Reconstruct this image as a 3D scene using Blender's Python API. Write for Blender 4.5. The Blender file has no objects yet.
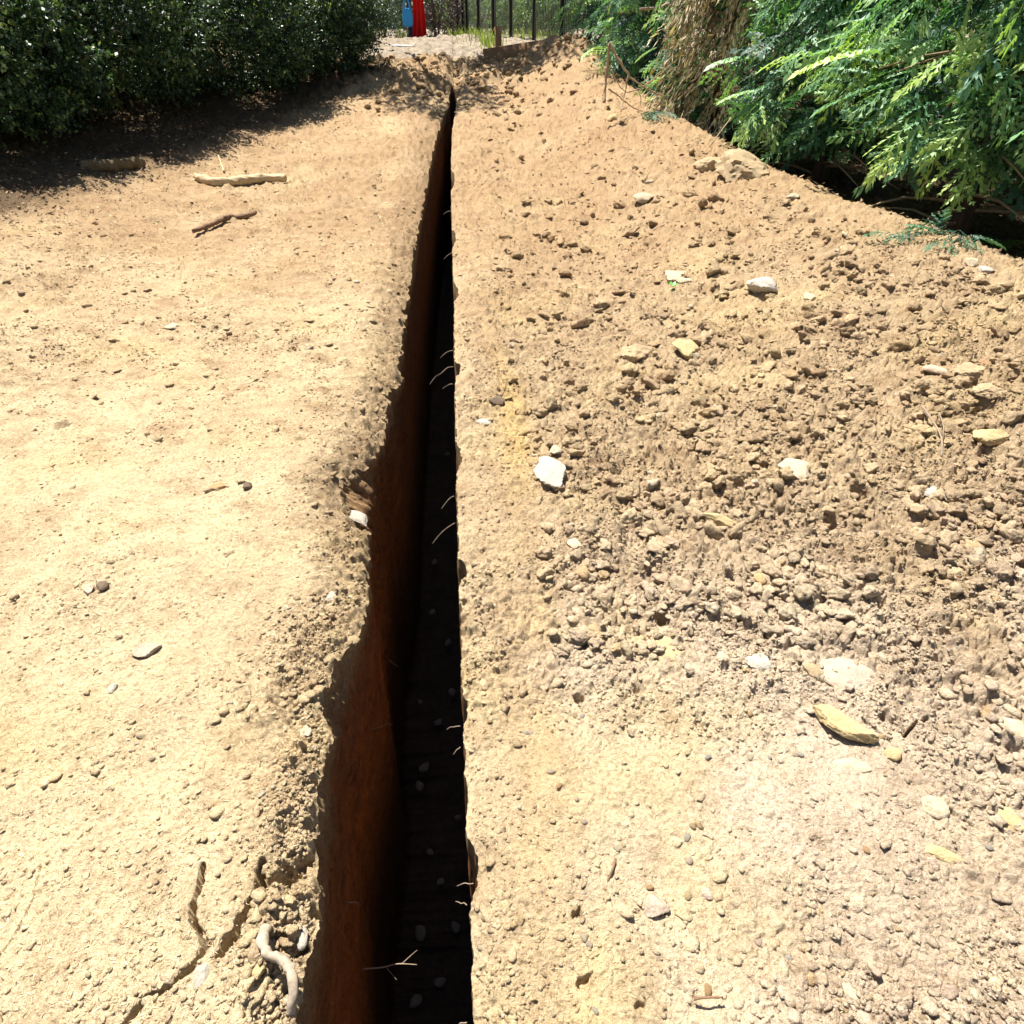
import bpy, math, random
import numpy as np
from mathutils import Vector, Matrix
random.seed(7); RS = np.random.RandomState(11)
scene = bpy.context.scene
COL = scene.collection
rad = math.radians

# ------------------------------------------------------------------ camera
F = 640.0; PITCH = rad(37.5); YAW = rad(3.9); CH = 1.40
cp, sp = math.cos(PITCH), math.sin(PITCH); cy_, sy_ = math.cos(YAW), math.sin(YAW)
cam = bpy.data.cameras.new('camera'); co = bpy.data.objects.new('camera', cam); COL.objects.link(co)
co.location = (0, 0, CH); co.rotation_euler = (rad(90) - PITCH, 0, -YAW)
cam.sensor_width = 36; cam.lens = F / 1024 * 36; cam.clip_start = .02; cam.clip_end = 500
scene.camera = co

def ray(px, py):
    xr = (px - 512) / F; yu = (512 - py) / F
    fw = cp + yu * sp; vz = -sp + yu * cp
    return np.array([xr * cy_ + fw * sy_, -xr * sy_ + fw * cy_, vz])

# ------------------------------------------------------------------ noise
def _hash(ix, iy, s):
    h = (ix.astype(np.int64) * 374761393 + iy.astype(np.int64) * 668265263 + s * 1442695041) & 0x7fffffff
    h = ((h ^ (h >> 13)) * 1274126177) & 0x7fffffff
    h = (h ^ (h >> 16)) & 0x7fffffff
    return h
def hf(ix, iy, s): return (_hash(ix, iy, s) & 0xffff) / 65535.0
def perlin(x, y, s=0):
    x0 = np.floor(x); y0 = np.floor(y); fx = x - x0; fy = y - y0
    u = fx * fx * fx * (fx * (fx * 6 - 15) + 10); v = fy * fy * fy * (fy * (fy * 6 - 15) + 10)
    def g(ix, iy, dx, dy):
        a = hf(ix, iy, s) * 2 * np.pi
        return np.cos(a) * dx + np.sin(a) * dy
    a = g(x0, y0, fx, fy); b = g(x0 + 1, y0, fx - 1, fy); c = g(x0, y0 + 1, fx, fy - 1); d = g(x0 + 1, y0 + 1, fx - 1, fy - 1)
    return ((a * (1 - u) + b * u) * (1 - v) + (c * (1 - u) + d * u) * v) * 1.5
def fbm(x, y, s=0, o=4, gain=.5):
    t = 0; a = 1; n = 0
    for i in range(o):
        t = t + a * perlin(x * 2**i + 17.3 * i, y * 2**i - 9.1 * i, s + i); n += a; a *= gain
    return t / n
def domes(x, y, s=0, keep=.6):
    """rounded lumps of random size, one per cell"""
    x0 = np.floor(x); y0 = np.floor(y); best = np.zeros_like(x)
    for dx in (-1, 0, 1):
        for dy in (-1, 0, 1):
            ix = x0 + dx; iy = y0 + dy
            cx = ix + .15 + .7 * hf(ix, iy, s); cy = iy + .15 + .7 * hf(ix, iy, s + 7)
            r = .25 + .45 * hf(ix, iy, s + 13); k = hf(ix, iy, s + 19) < keep
            an = hf(ix, iy, s + 23) * 3.14; ca = np.cos(an); sa = np.sin(an)
            ex = (x - cx) * ca + (y - cy) * sa; ey = (-(x - cx) * sa + (y - cy) * ca) * 1.4
            q = 1 - (ex * ex + ey * ey) / (r * r)
            best = np.maximum(best, np.where(k & (q > 0), np.maximum(q, 0)**.8 * r * 1.1, 0))
    return best
def ss(a, b, x):
    t = np.clip((x - a) / (b - a), 0, 1); return t * t * (3 - 2 * t)

# ------------------------------------------------------------------ terrain base
def crest(Y): return 2.92 - (Y - 3.3) * .115
BUMPS = [(-.55, 12.35, .32, .35, .10), (.45, 12.3, .3, .35, .07), (-.05, 12.7, .12, .9, -.12), (-.36, 13.4, .34, .5, .17), (-1.05, 13.2, .5, .45, .05), (1.4, 13.1, .6, .5, .16),(.6, 12.9, .4, .4, .0), (1.9, 12.6, .6, .7, .10),
         (.85, 13.5, .3, .3, -.04), (-.75, 12.3, .35, .5, .08), (-1.6, 12.4, .6, .4, .06)]
def zbase(X, Y):
    z = 1.05 * ss(5, 18, Y)
    z = z + .34 * ss(1.8, 5.2, -X) * (1 - ss(11, 14, Y))
    xc = crest(Y); fade = 1 - ss(12.6, 14.2, Y)
    z = z + fade * (.36 * ss(.7, 1.0, X / xc * 1.0 - 0.0) * 0 + .36 * ss(.25, 1.0, X / xc) ** 1.2 - .42 * ss(0, .9, X - xc - .02))
    for bx, by, rx, ry, h in BUMPS:
        z = z + h * np.exp(-((X - bx) / rx)**2 - ((Y - by) / ry)**2)
    return z
def hit(px, py):
    d = ray(px, py); t0 = .3
    ts = np.concatenate([np.arange(.3, 12, .01), np.arange(12, 60, .03)])
    P = d[None] * ts[:, None]; P[:, 2] += CH
    below = np.nonzero(P[:, 2] < zbase(P[:, 0], P[:, 1]))[0]
    if len(below) == 0: return P[-1], 25.
    i = below[0]
    return P[i], ts[i]          # ts = depth along the view axis

# trench edges, traced as points on the ground
EL = [(295,1060),(290,1022),(300,975),(306,945),(314,920),(315,880),(314,841),(316,797),(325,765),(333,738),(322,712),(325,695),(334,672),(346,655),(352,640),(362,622),(367,600),(368,575),(368,545),(366,525),(352,505),(342,487),(341,478),(352,466),(364,456),(376,442),(384,415),(386,400),(385,386),(393,377),(399,370),(400,337),(403,300),(409,275),(415,240),(420,210),(426,180),(432,150),(437,130),(443,112),(449,100)]
ER = [(474,1060),(473,1024),(470,900),(466,800),(463,700),(460,600),(457,500),(455,400),(454,300),(452,240),(451,190),(451,160),(452,130),(455,112),(457,100)]
def edge_fn(lst):
    q = sorted([(hit(a, b)[0][1], hit(a, b)[0][0]) for a, b in lst])
    ys = np.array([a for a, b in q]); xs = np.array([b for a, b in q])
    return ys, xs
LY, LX = edge_fn(EL); RY, RX = edge_fn(ER)
YEND = 11.9
def eL0(Y): return np.interp(Y, LY, LX)
def eR0(Y):
    t = np.interp(Y, RY, RX)
    for a_, b_, c_ in ((.62, .02, .05), (1.02, .012, .03), (1.55, .022, .05), (2.25, .02, .09), (3.1, .028, .08), (4.3, .03, .15), (5.6, .03, .2), (7.5, .035, .3)): t = t + b_ * np.exp(-((Y - a_) / c_)**4)
    return t
def eLs(Y):
    t = 0
    for k in (-.35, -.2, 0, .2, .35): t = t + eL0(np.clip(Y + k * np.clip(Y * .5, .3, 1.2), .3, 20))
    return t / 5 + .004
def close(Y): return ss(YEND - .3, YEND + .1, Y)
def eL(Y):
    a = eL0(Y) + (.018 * fbm(Y * 9, Y * 0 + 3.3, 5, 4, .65) + .009 * fbm(Y * 34, Y * 0 + 1.3, 6, 3, .7)) * np.clip(Y, .8, 2.5)
    m = (eL0(Y) + eR0(Y)) / 2
    return a * (1 - close(Y)) + (m - .002 - .028 * (1 - ss(YEND, YEND + .6, Y))) * close(Y)
def eR(Y):
    a = eR0(Y) + .013 * fbm(Y * 12, Y * 0 + 8.1, 9, 4, .65) + .005 * fbm(Y * 60, Y * 0 + 2.1, 10, 3, .7) * np.clip(Y, .7, 2)
    m = (eL0(Y) + eR0(Y)) / 2
    return a * (1 - close(Y)) + (m + .002 + .028 * (1 - ss(YEND, YEND + .6, Y))) * close(Y)

def pxpoly(lst): return [tuple(hit(a, b)[0][:2]) for a, b in lst]
CRACKS = [(pxpoly([(204,864),(203,882),(199,895),(194,908),(196,924),(204,938),(207,947),(201,960),(190,970),(170,988),(150,1000),(120,1030)]), .0062, .045),
          (pxpoly([(262,866),(261,885),(254,898),(246,915),(236,932),(228,944),(222,955)]), .0095, .04),
          (pxpoly([(236,942),(229,951),(220,960)]), .003, .015),
          (pxpoly([(42,868),(36,900),(20,935),(-5,970)]), .0012, .008),
          (pxpoly([(885,690),(897,710),(903,738),(912,728),(925,722)]), .004, .03),
          (pxpoly([(862,718),(875,728),(890,740)]), .003, .02),
          (pxpoly([(795,668),(812,678),(838,692)]), .003, .02),
          (pxpoly([(925,800),(950,812),(972,826)]), .004, .03),
          (pxpoly([(933,845),(955,855)]), .003, .02)]
HOLES = [(665,616,15,.05),(985,411,20,.055),(973,386,13,.05),(987,455,12,.04),(914,455,8,.03),(865,492,14,.04),(790,464,13,.04),(722,446,12,.035),
         (720,478,9,.03),(737,488,8,.03),(762,300,9,.03),(800,512,9,.03),(833,523,11,.035),(887,718,9,.04),(700,725,8,.02),(577,915,8,.02),
         (850,262,9,.04),(700,290,8,.03),(842,415,8,.03),(905,330,8,.03),(640,200,6,.03),(925,545,9,.03),(960,520,9,.03),(1000,520,8,.03),
         (285,872,16,.05),(298,862,14,.06),(270,885,9,.03),(280,938,10,.035),(298,945,9,.04),(285,985,9,.03),(310,905,10,.03),
         (352,492,14,.05),(362,510,12,.05),(350,478,10,.03),(338,500,6,.02),(372,530,8,.04),(325,704,9,.03),(332,715,8,.04),
         (62,424,9,.025),(300,440,7,.015),(95,598,6,.012),(585,985,10,.02),(640,1005,7,.015),
         (745,596,8,.02),(820,605,9,.025),(880,610,8,.02),(905,560,8,.02),(940,640,8,.02),(1010,755,9,.03),(620,560,7,.02),(650,570,8,.02),(600,640,7,.02),(640,690,9,.02),(580,700,8,.02)]
HW = []
for a, b, r, d in HOLES:
    P, t = hit(a, b); HW.append((P[0], P[1], r * t / F, d))

def rough(X, Y):
    """0 = trodden smooth, 1 = loose crumbs"""
    n = fbm(X * .9 + 4, Y * .7 - 3, 40, 3)
    r = .55 + 1.1 * n
    xc = crest(Y); right = X > -.1
    rr = r + .40 * ss(.4, 1.2, X) - .12 * ss(.35, .12, X) + .32 - .45 * ss(1.25, .6, Y + .25 * perlin(X * 3, Y * 3, 41)) * ss(1.3, .9, X)
    rr = rr - .75 * np.exp(-((X - .75) / .55)**2 - ((Y - .75) / .35)**2) - .5 * np.exp(-((X - .3) / .2)**2 - ((Y - .5) / .4)**2)
    dl = eL0(Y) - X
    w = .12 + .05 * Y
    rl = .10 + 1.1 * n + .25 * ss(2.2, 4, Y) + 1.15 * np.exp(-(dl / (w * (1 + .6 * perlin(Y * 2.2, Y * 0, 77))))**2) + .2 * ss(4.5, 7, Y)
    return np.clip(np.where(right, rr, rl), 0, 1)

def height(X, Y, zb=None):
    z = zbase(X, Y) if zb is None else zb
    z = z + (.036 * fbm(X * 1.1, Y * 1.1, 1, 3) + .016 * fbm(X * 3.2, Y * 3.2, 4, 3)) * ss(0, .4, np.minimum(np.abs(X - eL0(Y)), np.abs(X - eR0(Y))))
    R = rough(X, Y)
    z = z + (.006 + .014 * R) * fbm(X * 5, Y * 5, 2, 4, .55)
    nf = 1 - ss(1.8, 4.5, Y); z = z + (.0042 + .004 * R) * (nf * fbm(X * 28, Y * 28, 3, 4, .72) + (1 - nf) * fbm(X * 22, Y * 22, 3, 2, .5))
    z = z + (.004 + .002 * R) * np.maximum(fbm(X * 70 + 3, Y * 90, 13, 3, .7) - .05, 0) * nf
    mid = ss(2.5, 7.5, Y)
    z = z + mid * (.012 * fbm(X * 9, Y * 9, 14, 4, .7) + .030 * domes(X / .13 + .2 * perlin(X * 8, Y * 8, 15), Y / .13 + .2 * perlin(X * 9, Y * 9, 16), 38, .5) + .024 * domes(X / .06 + .2 * perlin(X * 18, Y * 18, 17), Y / .06, 39, .6))
    # lumps
    wx = X + .012 * perlin(X * 24, Y * 24, 61); wy = Y + .012 * perlin(X * 24, Y * 24, 62)
    z = z + R * (1 - .35 * ss(1.3, 3.5, Y)) * (.034 * domes(wx / .075, wy / .075, 31, .35) + .032 * domes(wx / .036, wy / .036, 32, .6) + .019 * (1 - .8 * ss(3, 5.5, Y)) * domes(wx / .019, wy / .019, 33, .75))
    z = z + (.25 + .75 * R) * nf * .009 * domes(wx / .010, wy / .010, 34, .6)
    z = z + (1 - R) * .006 * domes(wx / .024, wy / .024, 35, .35)
    far = ss(10.4, 11.9, Y) * (1 - ss(13.8, 14.6, Y))
    z = z + far * (.10 * domes(wx / .25, wy / .25, 36, .6) + .05 * domes(wx / .11, wy / .11, 37, .7))
    z = z + ss(14.2, 15, Y) * (.05 * domes(wx / .22, wy / .3, 45, .5) + .03 * fbm(X * 5, Y * 4, 46, 3) + .10 * np.exp(-((X - .1) / .9)**2 - ((Y - 17.3) / .7)**2)) * (1 - ss(24, 26, Y))
    for pts, w, d in CRACKS:
        m = 1e9
        for (ax, ay), (bx, by) in zip(pts[:-1], pts[1:]):
            ux, uy = bx - ax, by - ay; L = ux * ux + uy * uy + 1e-12
            t = np.clip(((X - ax) * ux + (Y - ay) * uy) / L, 0, 1)
            m = np.minimum(m, (X - ax - t * ux)**2 + (Y - ay - t * uy)**2)
        m = np.sqrt(m) if not isinstance(m, float) else m
        ww = w * (1 + .7 * perlin(X * 60, Y * 60, 71))
        z = z - 1.6 * d * (1 - ss(ww * .55, ww * 1.05, m))
    for hx, hy, r, d in HW:
        near = (np.abs(X - hx) < 3 * r) & (np.abs(Y - hy) < 4 * r)
        if near.any():
            xx = X[near]; yy = Y[near]
            q = np.sqrt(((xx - hx) / r)**2 + ((yy - hy) / (r * .9))**2) + .45 * perlin(xx / r * 1.3, yy / r * 1.3, 81)
            z[near] -= d * (1 - ss(.35, .95, q))
    # slumped corner at the near left lip
    dl = eL0(Y) - X
    sl = ss(-.02, .03, dl * -1 + .075 + .02 * perlin(Y * 15, Y * 0, 5)) * (1 - ss(.74, .80, Y + .9 * dl)) 
    z = z - .03 * np.where(dl > -.01, sl, 0)
    bnd = ss(1.1, 2.0, Y) * np.exp(-(np.maximum(dl, 0) / (.09 + .012 * Y))**2) * (dl > -.1) * (X < .5 * (eL0(Y) + eR0(Y))) * (Y < 11.9)
    z = z - .065 * bnd + bnd * (.05 * domes(wx / .09, wy / .09, 47, .6) + .035 * domes(wx / .045, wy / .045, 48, .7))
    # lips
    z = z - .034 * np.exp(-(np.maximum(X - eR0(Y), 0) / .034)**2) * (X > .5 * (eL0(Y) + eR0(Y))) - .014 * np.exp(-(np.maximum(dl, 0) / .02)**2) * (X < .5 * (eL0(Y) + eR0(Y)))
    return z

# ------------------------------------------------------------------ mesh helpers
def mesh_np(name, V, Fa, mat=None, smooth=False, attrs=None, colors=None):
    """V (n,3), Fa list of int arrays (m,k)"""
    me = bpy.data.meshes.new(name)
    if not isinstance(Fa, list): Fa = [Fa]
    Fa = [f for f in Fa if len(f)]
    nv = len(V); idx = np.concatenate([f.ravel() for f in Fa]).astype(np.int32)
    tot = np.concatenate([np.full(len(f), f.shape[1]) for f in Fa]).astype(np.int32)
    st = np.concatenate([[0], np.cumsum(tot)[:-1]]).astype(np.int32)
    me.vertices.add(nv); me.vertices.foreach_set('co', np.ascontiguousarray(V, dtype=np.float32).ravel())
    me.loops.add(len(idx)); me.loops.foreach_set('vertex_index', idx)
    me.polygons.add(len(tot)); me.polygons.foreach_set('loop_start', st); me.polygons.foreach_set('loop_total', tot)
    if smooth: me.polygons.foreach_set('use_smooth', np.ones(len(tot), dtype=bool))
    me.update(calc_edges=True)
    for k, a in (attrs or {}).items():
        at = me.attributes.new(k, 'FLOAT', 'POINT'); at.data.foreach_set('value', np.ascontiguousarray(a, dtype=np.float32))
    for k, a in (colors or {}).items():
        at = me.attributes.new(k, 'FLOAT_COLOR', 'POINT')
        c = np.ones((nv, 4), dtype=np.float32); c[:, :3] = a; at.data.foreach_set('color', c.ravel())
    if mat: me.materials.append(mat)
    return me
def link(name, me, parent=None, loc=None, rot=None):
    o = bpy.data.objects.new(name, me); COL.objects.link(o)
    if parent: o.parent = parent
    if loc is not None: o.location = loc
    if rot is not None: o.rotation_euler = rot
    return o
def tag(o, label, cat, group=None, kind=None):
    if label: o['label'] = label
    if cat: o['category'] = cat
    if group: o['group'] = group
    if kind: o['kind'] = kind
    return o
def empty(name, loc, label, cat, group=None):
    o = link(name, None, None, loc); return tag(o, label, cat, group)
def tube(pts, radii, n=6, cap=True):
    pts = np.array(pts, float); m = len(pts); V = []; 
    for i in range(m):
        t = pts[min(i + 1, m - 1)] - pts[max(i - 1, 0)]; t /= np.linalg.norm(t) + 1e-9
        a = np.cross(t, [0.13, .31, .94]); a /= np.linalg.norm(a) + 1e-9; b = np.cross(t, a)
        for k in range(n):
            q = 2 * math.pi * k / n; V.append(pts[i] + radii[i] * (a * math.cos(q) + b * math.sin(q)))
    Fq = [[i * n + k, i * n + (k + 1) % n, (i + 1) * n + (k + 1) % n, (i + 1) * n + k] for i in range(m - 1) for k in range(n)]
    V = V + [pts[0], pts[-1]]; c0 = m * n; c1 = c0 + 1
    Ft = [[c0, (k + 1) % n, k] for k in range(n)] + [[c1, (m - 1) * n + k, (m - 1) * n + (k + 1) % n] for k in range(n)]
    return np.array(V), np.array(Fq), np.array(Ft)
def merge(parts):
    V = []; Q = []; T = []; o = 0
    for p in parts:
        V.append(p[0])
        for f in p[1:]:
            if len(f) == 0: continue
            (Q if f.shape[1] == 4 else T).append(f + o)
        o += len(p[0])
    out = []
    if Q: out.append(np.concatenate(Q))
    if T: out.append(np.concatenate(T))
    return np.concatenate(V), out
def ico(sub):
    import bmesh
    bm = bmesh.new(); bmesh.ops.create_icosphere(bm, subdivisions=sub, radius=1)
    V = np.array([v.co[:] for v in bm.verts]); T = np.array([[v.index for v in f.verts] for f in bm.faces]); bm.free()
    return V, T
ICO = {s: ico(s) for s in (1, 2, 3, 4)}
def n3(V, s, seed): return (perlin(V[:, 0] * s + 5, V[:, 1] * s + V[:, 2] * s * .7, seed) + perlin(V[:, 1] * s - 3, V[:, 2] * s + V[:, 0] * s * .6, seed + 1)) * .5
def rock(sub, seed, planes=12, rnd=.06, lo=.62):
    V, T = ICO[sub]; r = np.random.RandomState(seed); k = np.full(len(V), 1.15)
    for i in range(planes):
        n = r.normal(size=3); n /= np.linalg.norm(n); d = r.uniform(lo, 1)
        c = V @ n; q = np.where(c > .05, d / np.maximum(c, .05), 9); k = np.minimum(k, q)
    k = k * (1 + rnd * 2 * n3(V, 2.1, seed % 97) + rnd * n3(V, 6, seed % 89)); 
    return V * k[:, None], T

# ------------------------------------------------------------------ materials
def mat(name, rough_=.9, spec=.2):
    m = bpy.data.materials.new(name); m.use_nodes = True; nt = m.node_tree
    b = nt.nodes['Principled BSDF']; b.inputs['Roughness'].default_value = rough_; b.inputs['Specular IOR Level'].default_value = spec
    return m, nt, b
def N(nt, t, **kw):
    n = nt.nodes.new(t)
    for k, v in kw.items():
        if hasattr(n, k): setattr(n, k, v)
        else: n.inputs[k].default_value = v
    return n
def noise(nt, scale, detail=5, rough_=.6, dim='Object', stretch=None):
    tc = N(nt, 'ShaderNodeTexCoord'); n = N(nt, 'ShaderNodeTexNoise'); n.inputs['Scale'].default_value = scale; n.inputs['Detail'].default_value = detail; n.inputs['Roughness'].default_value = rough_
    if stretch:
        mp = N(nt, 'ShaderNodeMapping'); mp.inputs['Scale'].default_value = stretch
        nt.links.new(tc.outputs[dim], mp.inputs[0]); nt.links.new(mp.outputs[0], n.inputs['Vector'])
    else: nt.links.new(tc.outputs[dim], n.inputs['Vector'])
    return n
def ramp(nt, src, stops):
    r = N(nt, 'ShaderNodeValToRGB'); e = r.color_ramp.elements
    while len(e) < len(stops): e.new(.5)
    for i, (p, c) in enumerate(stops): e[i].position = p; e[i].color = (*c, 1)
    nt.links.new(src, r.inputs[0]); return r
def mixc(nt, a, b, fac, mode='MIX'):
    m = N(nt, 'ShaderNodeMix', data_type='RGBA', blend_type=mode)
    for i, s in ((6, a), (7, b)):
        if hasattr(s, 'is_output'): nt.links.new(s, m.inputs[i])
        else: m.inputs[i].default_value = (*s, 1)
    if hasattr(fac, 'is_output'): nt.links.new(fac, m.inputs[0])
    else: m.inputs[0].default_value = fac
    return m.outputs[2]
def bump(nt, b, src, strength=.5, dist=.01, prev=None):
    bp = N(nt, 'ShaderNodeBump'); bp.inputs['Strength'].default_value = strength; bp.inputs['Distance'].default_value = dist
    nt.links.new(src, bp.inputs['Height'])
    if prev: nt.links.new(prev, bp.inputs['Normal'])
    nt.links.new(bp.outputs[0], b.inputs['Normal']); return bp.outputs[0]

def soil_mat(name, attr='tone'):
    m, nt, b = mat(name, .95, .08)
    at = N(nt, 'ShaderNodeAttribute', attribute_name=attr)
    n1 = noise(nt, 9, 6, .7); n2 = noise(nt, 90, 4, .7); n3_ = noise(nt, 420, 3, .6)
    r1 = ramp(nt, n1.outputs[0], [(.32, (.80, .76, .72)), (.5, (1, 1, 1)), (.68, (1.12, 1.12, 1.08))])
    r2 = ramp(nt, n2.outputs[0], [(.3, (.52, .45, .38)), (.47, (.98, .97, .95)), (.72, (1.2, 1.22, 1.24))])
    r3 = ramp(nt, n3_.outputs[0], [(.32, (.62, .56, .5)), (.5, (1, 1, 1)), (.7, (1.2, 1.2, 1.2))])
    c = mixc(nt, at.outputs['Color'], r1.outputs[0], 1, 'MULTIPLY'); c = mixc(nt, c, r2.outputs[0], .8, 'MULTIPLY'); c = mixc(nt, c, r3.outputs[0], .6, 'MULTIPLY')
    nt.links.new(c, b.inputs['Base Color'])
    n4 = noise(nt, 190, 4, .75); p = bump(nt, b, n2.outputs[0], .8, .018); p = bump(nt, b, n4.outputs[0], .8, .010, p); bump(nt, b, n3_.outputs[0], .7, .005, p)
    return m
M_SOIL = soil_mat('soil')
def tones(X, Y):
    """colour of the earth by place, painted shade under the shrubs included: pale dusty subsoil left, browner spoil right"""
    L = np.array([.64, .50, .315]); Rr = np.array([.515, .383, .238]); Pk = np.array([.62, .50, .37]); Yl = np.array([.62, .475, .25]); Br = np.array([.365, .245, .138])
    w = ss(-.15, .1, X)[:, None]; c = L * (1 - w) + Rr * w
    k = (w[:, 0] * ss(2.1, .7, Y) * ss(.05, .3, X))[:, None]; c = c * (1 - k) + Pk * k
    k = np.clip(fbm(X * 1.6 + 9, Y * 1.6, 51, 3) * 1.8, 0, 1)[:, None] * .7; c = c * (1 - k) + Yl * k
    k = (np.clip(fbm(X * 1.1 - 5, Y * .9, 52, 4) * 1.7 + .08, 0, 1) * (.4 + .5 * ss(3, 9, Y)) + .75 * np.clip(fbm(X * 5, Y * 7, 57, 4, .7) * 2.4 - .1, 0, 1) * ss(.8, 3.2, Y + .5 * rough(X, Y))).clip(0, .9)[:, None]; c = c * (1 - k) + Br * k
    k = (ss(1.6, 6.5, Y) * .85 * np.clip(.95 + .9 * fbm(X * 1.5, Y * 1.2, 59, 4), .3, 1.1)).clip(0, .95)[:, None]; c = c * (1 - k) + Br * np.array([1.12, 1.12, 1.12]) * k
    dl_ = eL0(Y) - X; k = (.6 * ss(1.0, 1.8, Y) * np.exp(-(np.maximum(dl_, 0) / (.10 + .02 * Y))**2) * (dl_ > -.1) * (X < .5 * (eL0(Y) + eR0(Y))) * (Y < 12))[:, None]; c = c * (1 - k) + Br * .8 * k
    k = (np.exp(-((X - .17) / .07)**2) * (Y < 4) * np.clip(.6 + fbm(X * 3, Y * 1.5, 53, 3) * 1.5, 0, 1) * .7)[:, None]; c = c * (1 - k) + np.array([.62, .43, .17]) * k
    k = (ss(.1, .5, X - crest(Y)) + ss(-1.1, -.3, -X - (4.6 - .32 * (Y - 5)) + .3 * fbm(X * 2, Y * 2, 56, 3)) * ss(3, 4.2, Y) * (Y < 14.5)).clip(0, 1)[:, None] * .85; c = c * (1 - k) + np.array([.085, .058, .036]) * k   # leaf mould beneath the shrubs, painted darker to deepen their shade
    k = (ss(14.0, 14.8, Y) * ss(-2.7, -2.2, X))[:, None]; c = c * (1 - k) + np.array([.42, .345, .26]) * (.85 + .5 * fbm(X * 6, Y * 3, 58, 4, .7))[:, None] * k
    k = (ss(19.5, 22, Y + .4 * X))[:, None]; c = c * (1 - k) + np.array([.34, .28, .22]) * k
    return c

def simple(name, col, var=.25, scale=20, rough_=.85, spec=.3, bs=.4, bd=.004, stretch=None, metal=0):
    m, nt, b = mat(name, rough_, spec); n = noise(nt, scale, 6, .65, stretch=stretch)
    lo = tuple(c * (1 - var) for c in col); hi = tuple(min(1, c * (1 + var)) for c in col)
    r = ramp(nt, n.outputs[0], [(.3, lo), (.7, hi)]); nt.links.new(r.outputs[0], b.inputs['Base Color'])
    if bs: bump(nt, b, n.outputs[0], bs, bd)
    b.inputs['Metallic'].default_value = metal
    return m
def leaf_mat(name, stops, trans=.3, rough_=.4, spec=.5):
    m, nt, b = mat(name, rough_, spec)
    at = N(nt, 'ShaderNodeAttribute', attribute_name='var'); r = ramp(nt, at.outputs['Fac'], stops)
    nt.links.new(r.outputs[0], b.inputs['Base Color'])
    tr = N(nt, 'ShaderNodeBsdfTranslucent'); c2 = mixc(nt, r.outputs[0], (1.3, 1.5, .5), 1, 'MULTIPLY'); nt.links.new(c2, tr.inputs[0])
    mx = N(nt, 'ShaderNodeMixShader'); mx.inputs[0].default_value = trans
    nt.links.new(b.outputs[0], mx.inputs[1]); nt.links.new(tr.outputs[0], mx.inputs[2]); nt.links.new(mx.outputs[0], nt.nodes['Material Output'].inputs[0])
    return m
M_BOX = leaf_mat('boxwood_leaf', [(0, (.012, .028, .014)), (.5, (.032, .072, .03)), (.75, (.13, .22, .09)), (1, (.36, .42, .14))], .15, .45, .45)
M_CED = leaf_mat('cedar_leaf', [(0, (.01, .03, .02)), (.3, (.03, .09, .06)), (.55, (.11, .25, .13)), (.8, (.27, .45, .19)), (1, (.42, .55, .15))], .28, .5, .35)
M_DEAD = leaf_mat('dead_foliage', [(0, (.06, .035, .02)), (.4, (.42, .31, .19)), (1, (.85, .74, .54))], .2, .8, .2)
M_PLUM = leaf_mat('plum_leaf', [(0, (.03, .015, .02)), (.6, (.07, .035, .05)), (1, (.2, .12, .14))], .2, .4, .5)
M_BUSH = leaf_mat('bush_leaf', [(0, (.05, .10, .03)), (.6, (.12, .2, .06)), (1, (.3, .36, .09))], .3, .5, .3)
M_FAR = leaf_mat('woodland_leaf', [(0, (.05, .06, .08)), (.6, (.13, .15, .16)), (1, (.36, .38, .30))], .2, .6, .3)
M_GRASS = leaf_mat('grass_blade', [(0, (.08, .12, .03)), (.6, (.2, .27, .06)), (1, (.42, .38, .15))], .35, .5, .3)
M_LITTER = leaf_mat('leaf_litter', [(0, (.05, .03, .015)), (.6, (.15, .09, .05)), (1, (.40, .28, .16))], .1, .8, .2)
M_STRAW = leaf_mat('straw', [(0, (.14, .085, .045)), (.35, (.34, .23, .12)), (.6, (.6, .46, .26)), (1, (.78, .66, .44))], .1, .7, .2)
M_BARK = simple('bark', (.12, .085, .06), .45, 30, .9, .2, .8, .01, (1, 1, .2))
M_TWIG = simple('dead_twig', (.36, .25, .16), .3, 40)
M_ROOT = simple('pale_root', (.27, .20, .14), .2, 60, .8)
M_IRON = simple('black_iron', (.008, .008, .009), .2, 30, .6, .2, .1)
M_WOOD = simple('weathered_timber', (.30, .17, .085), .35, 14, .85, .2, .6, .006, (1, 8, 8))

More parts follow.
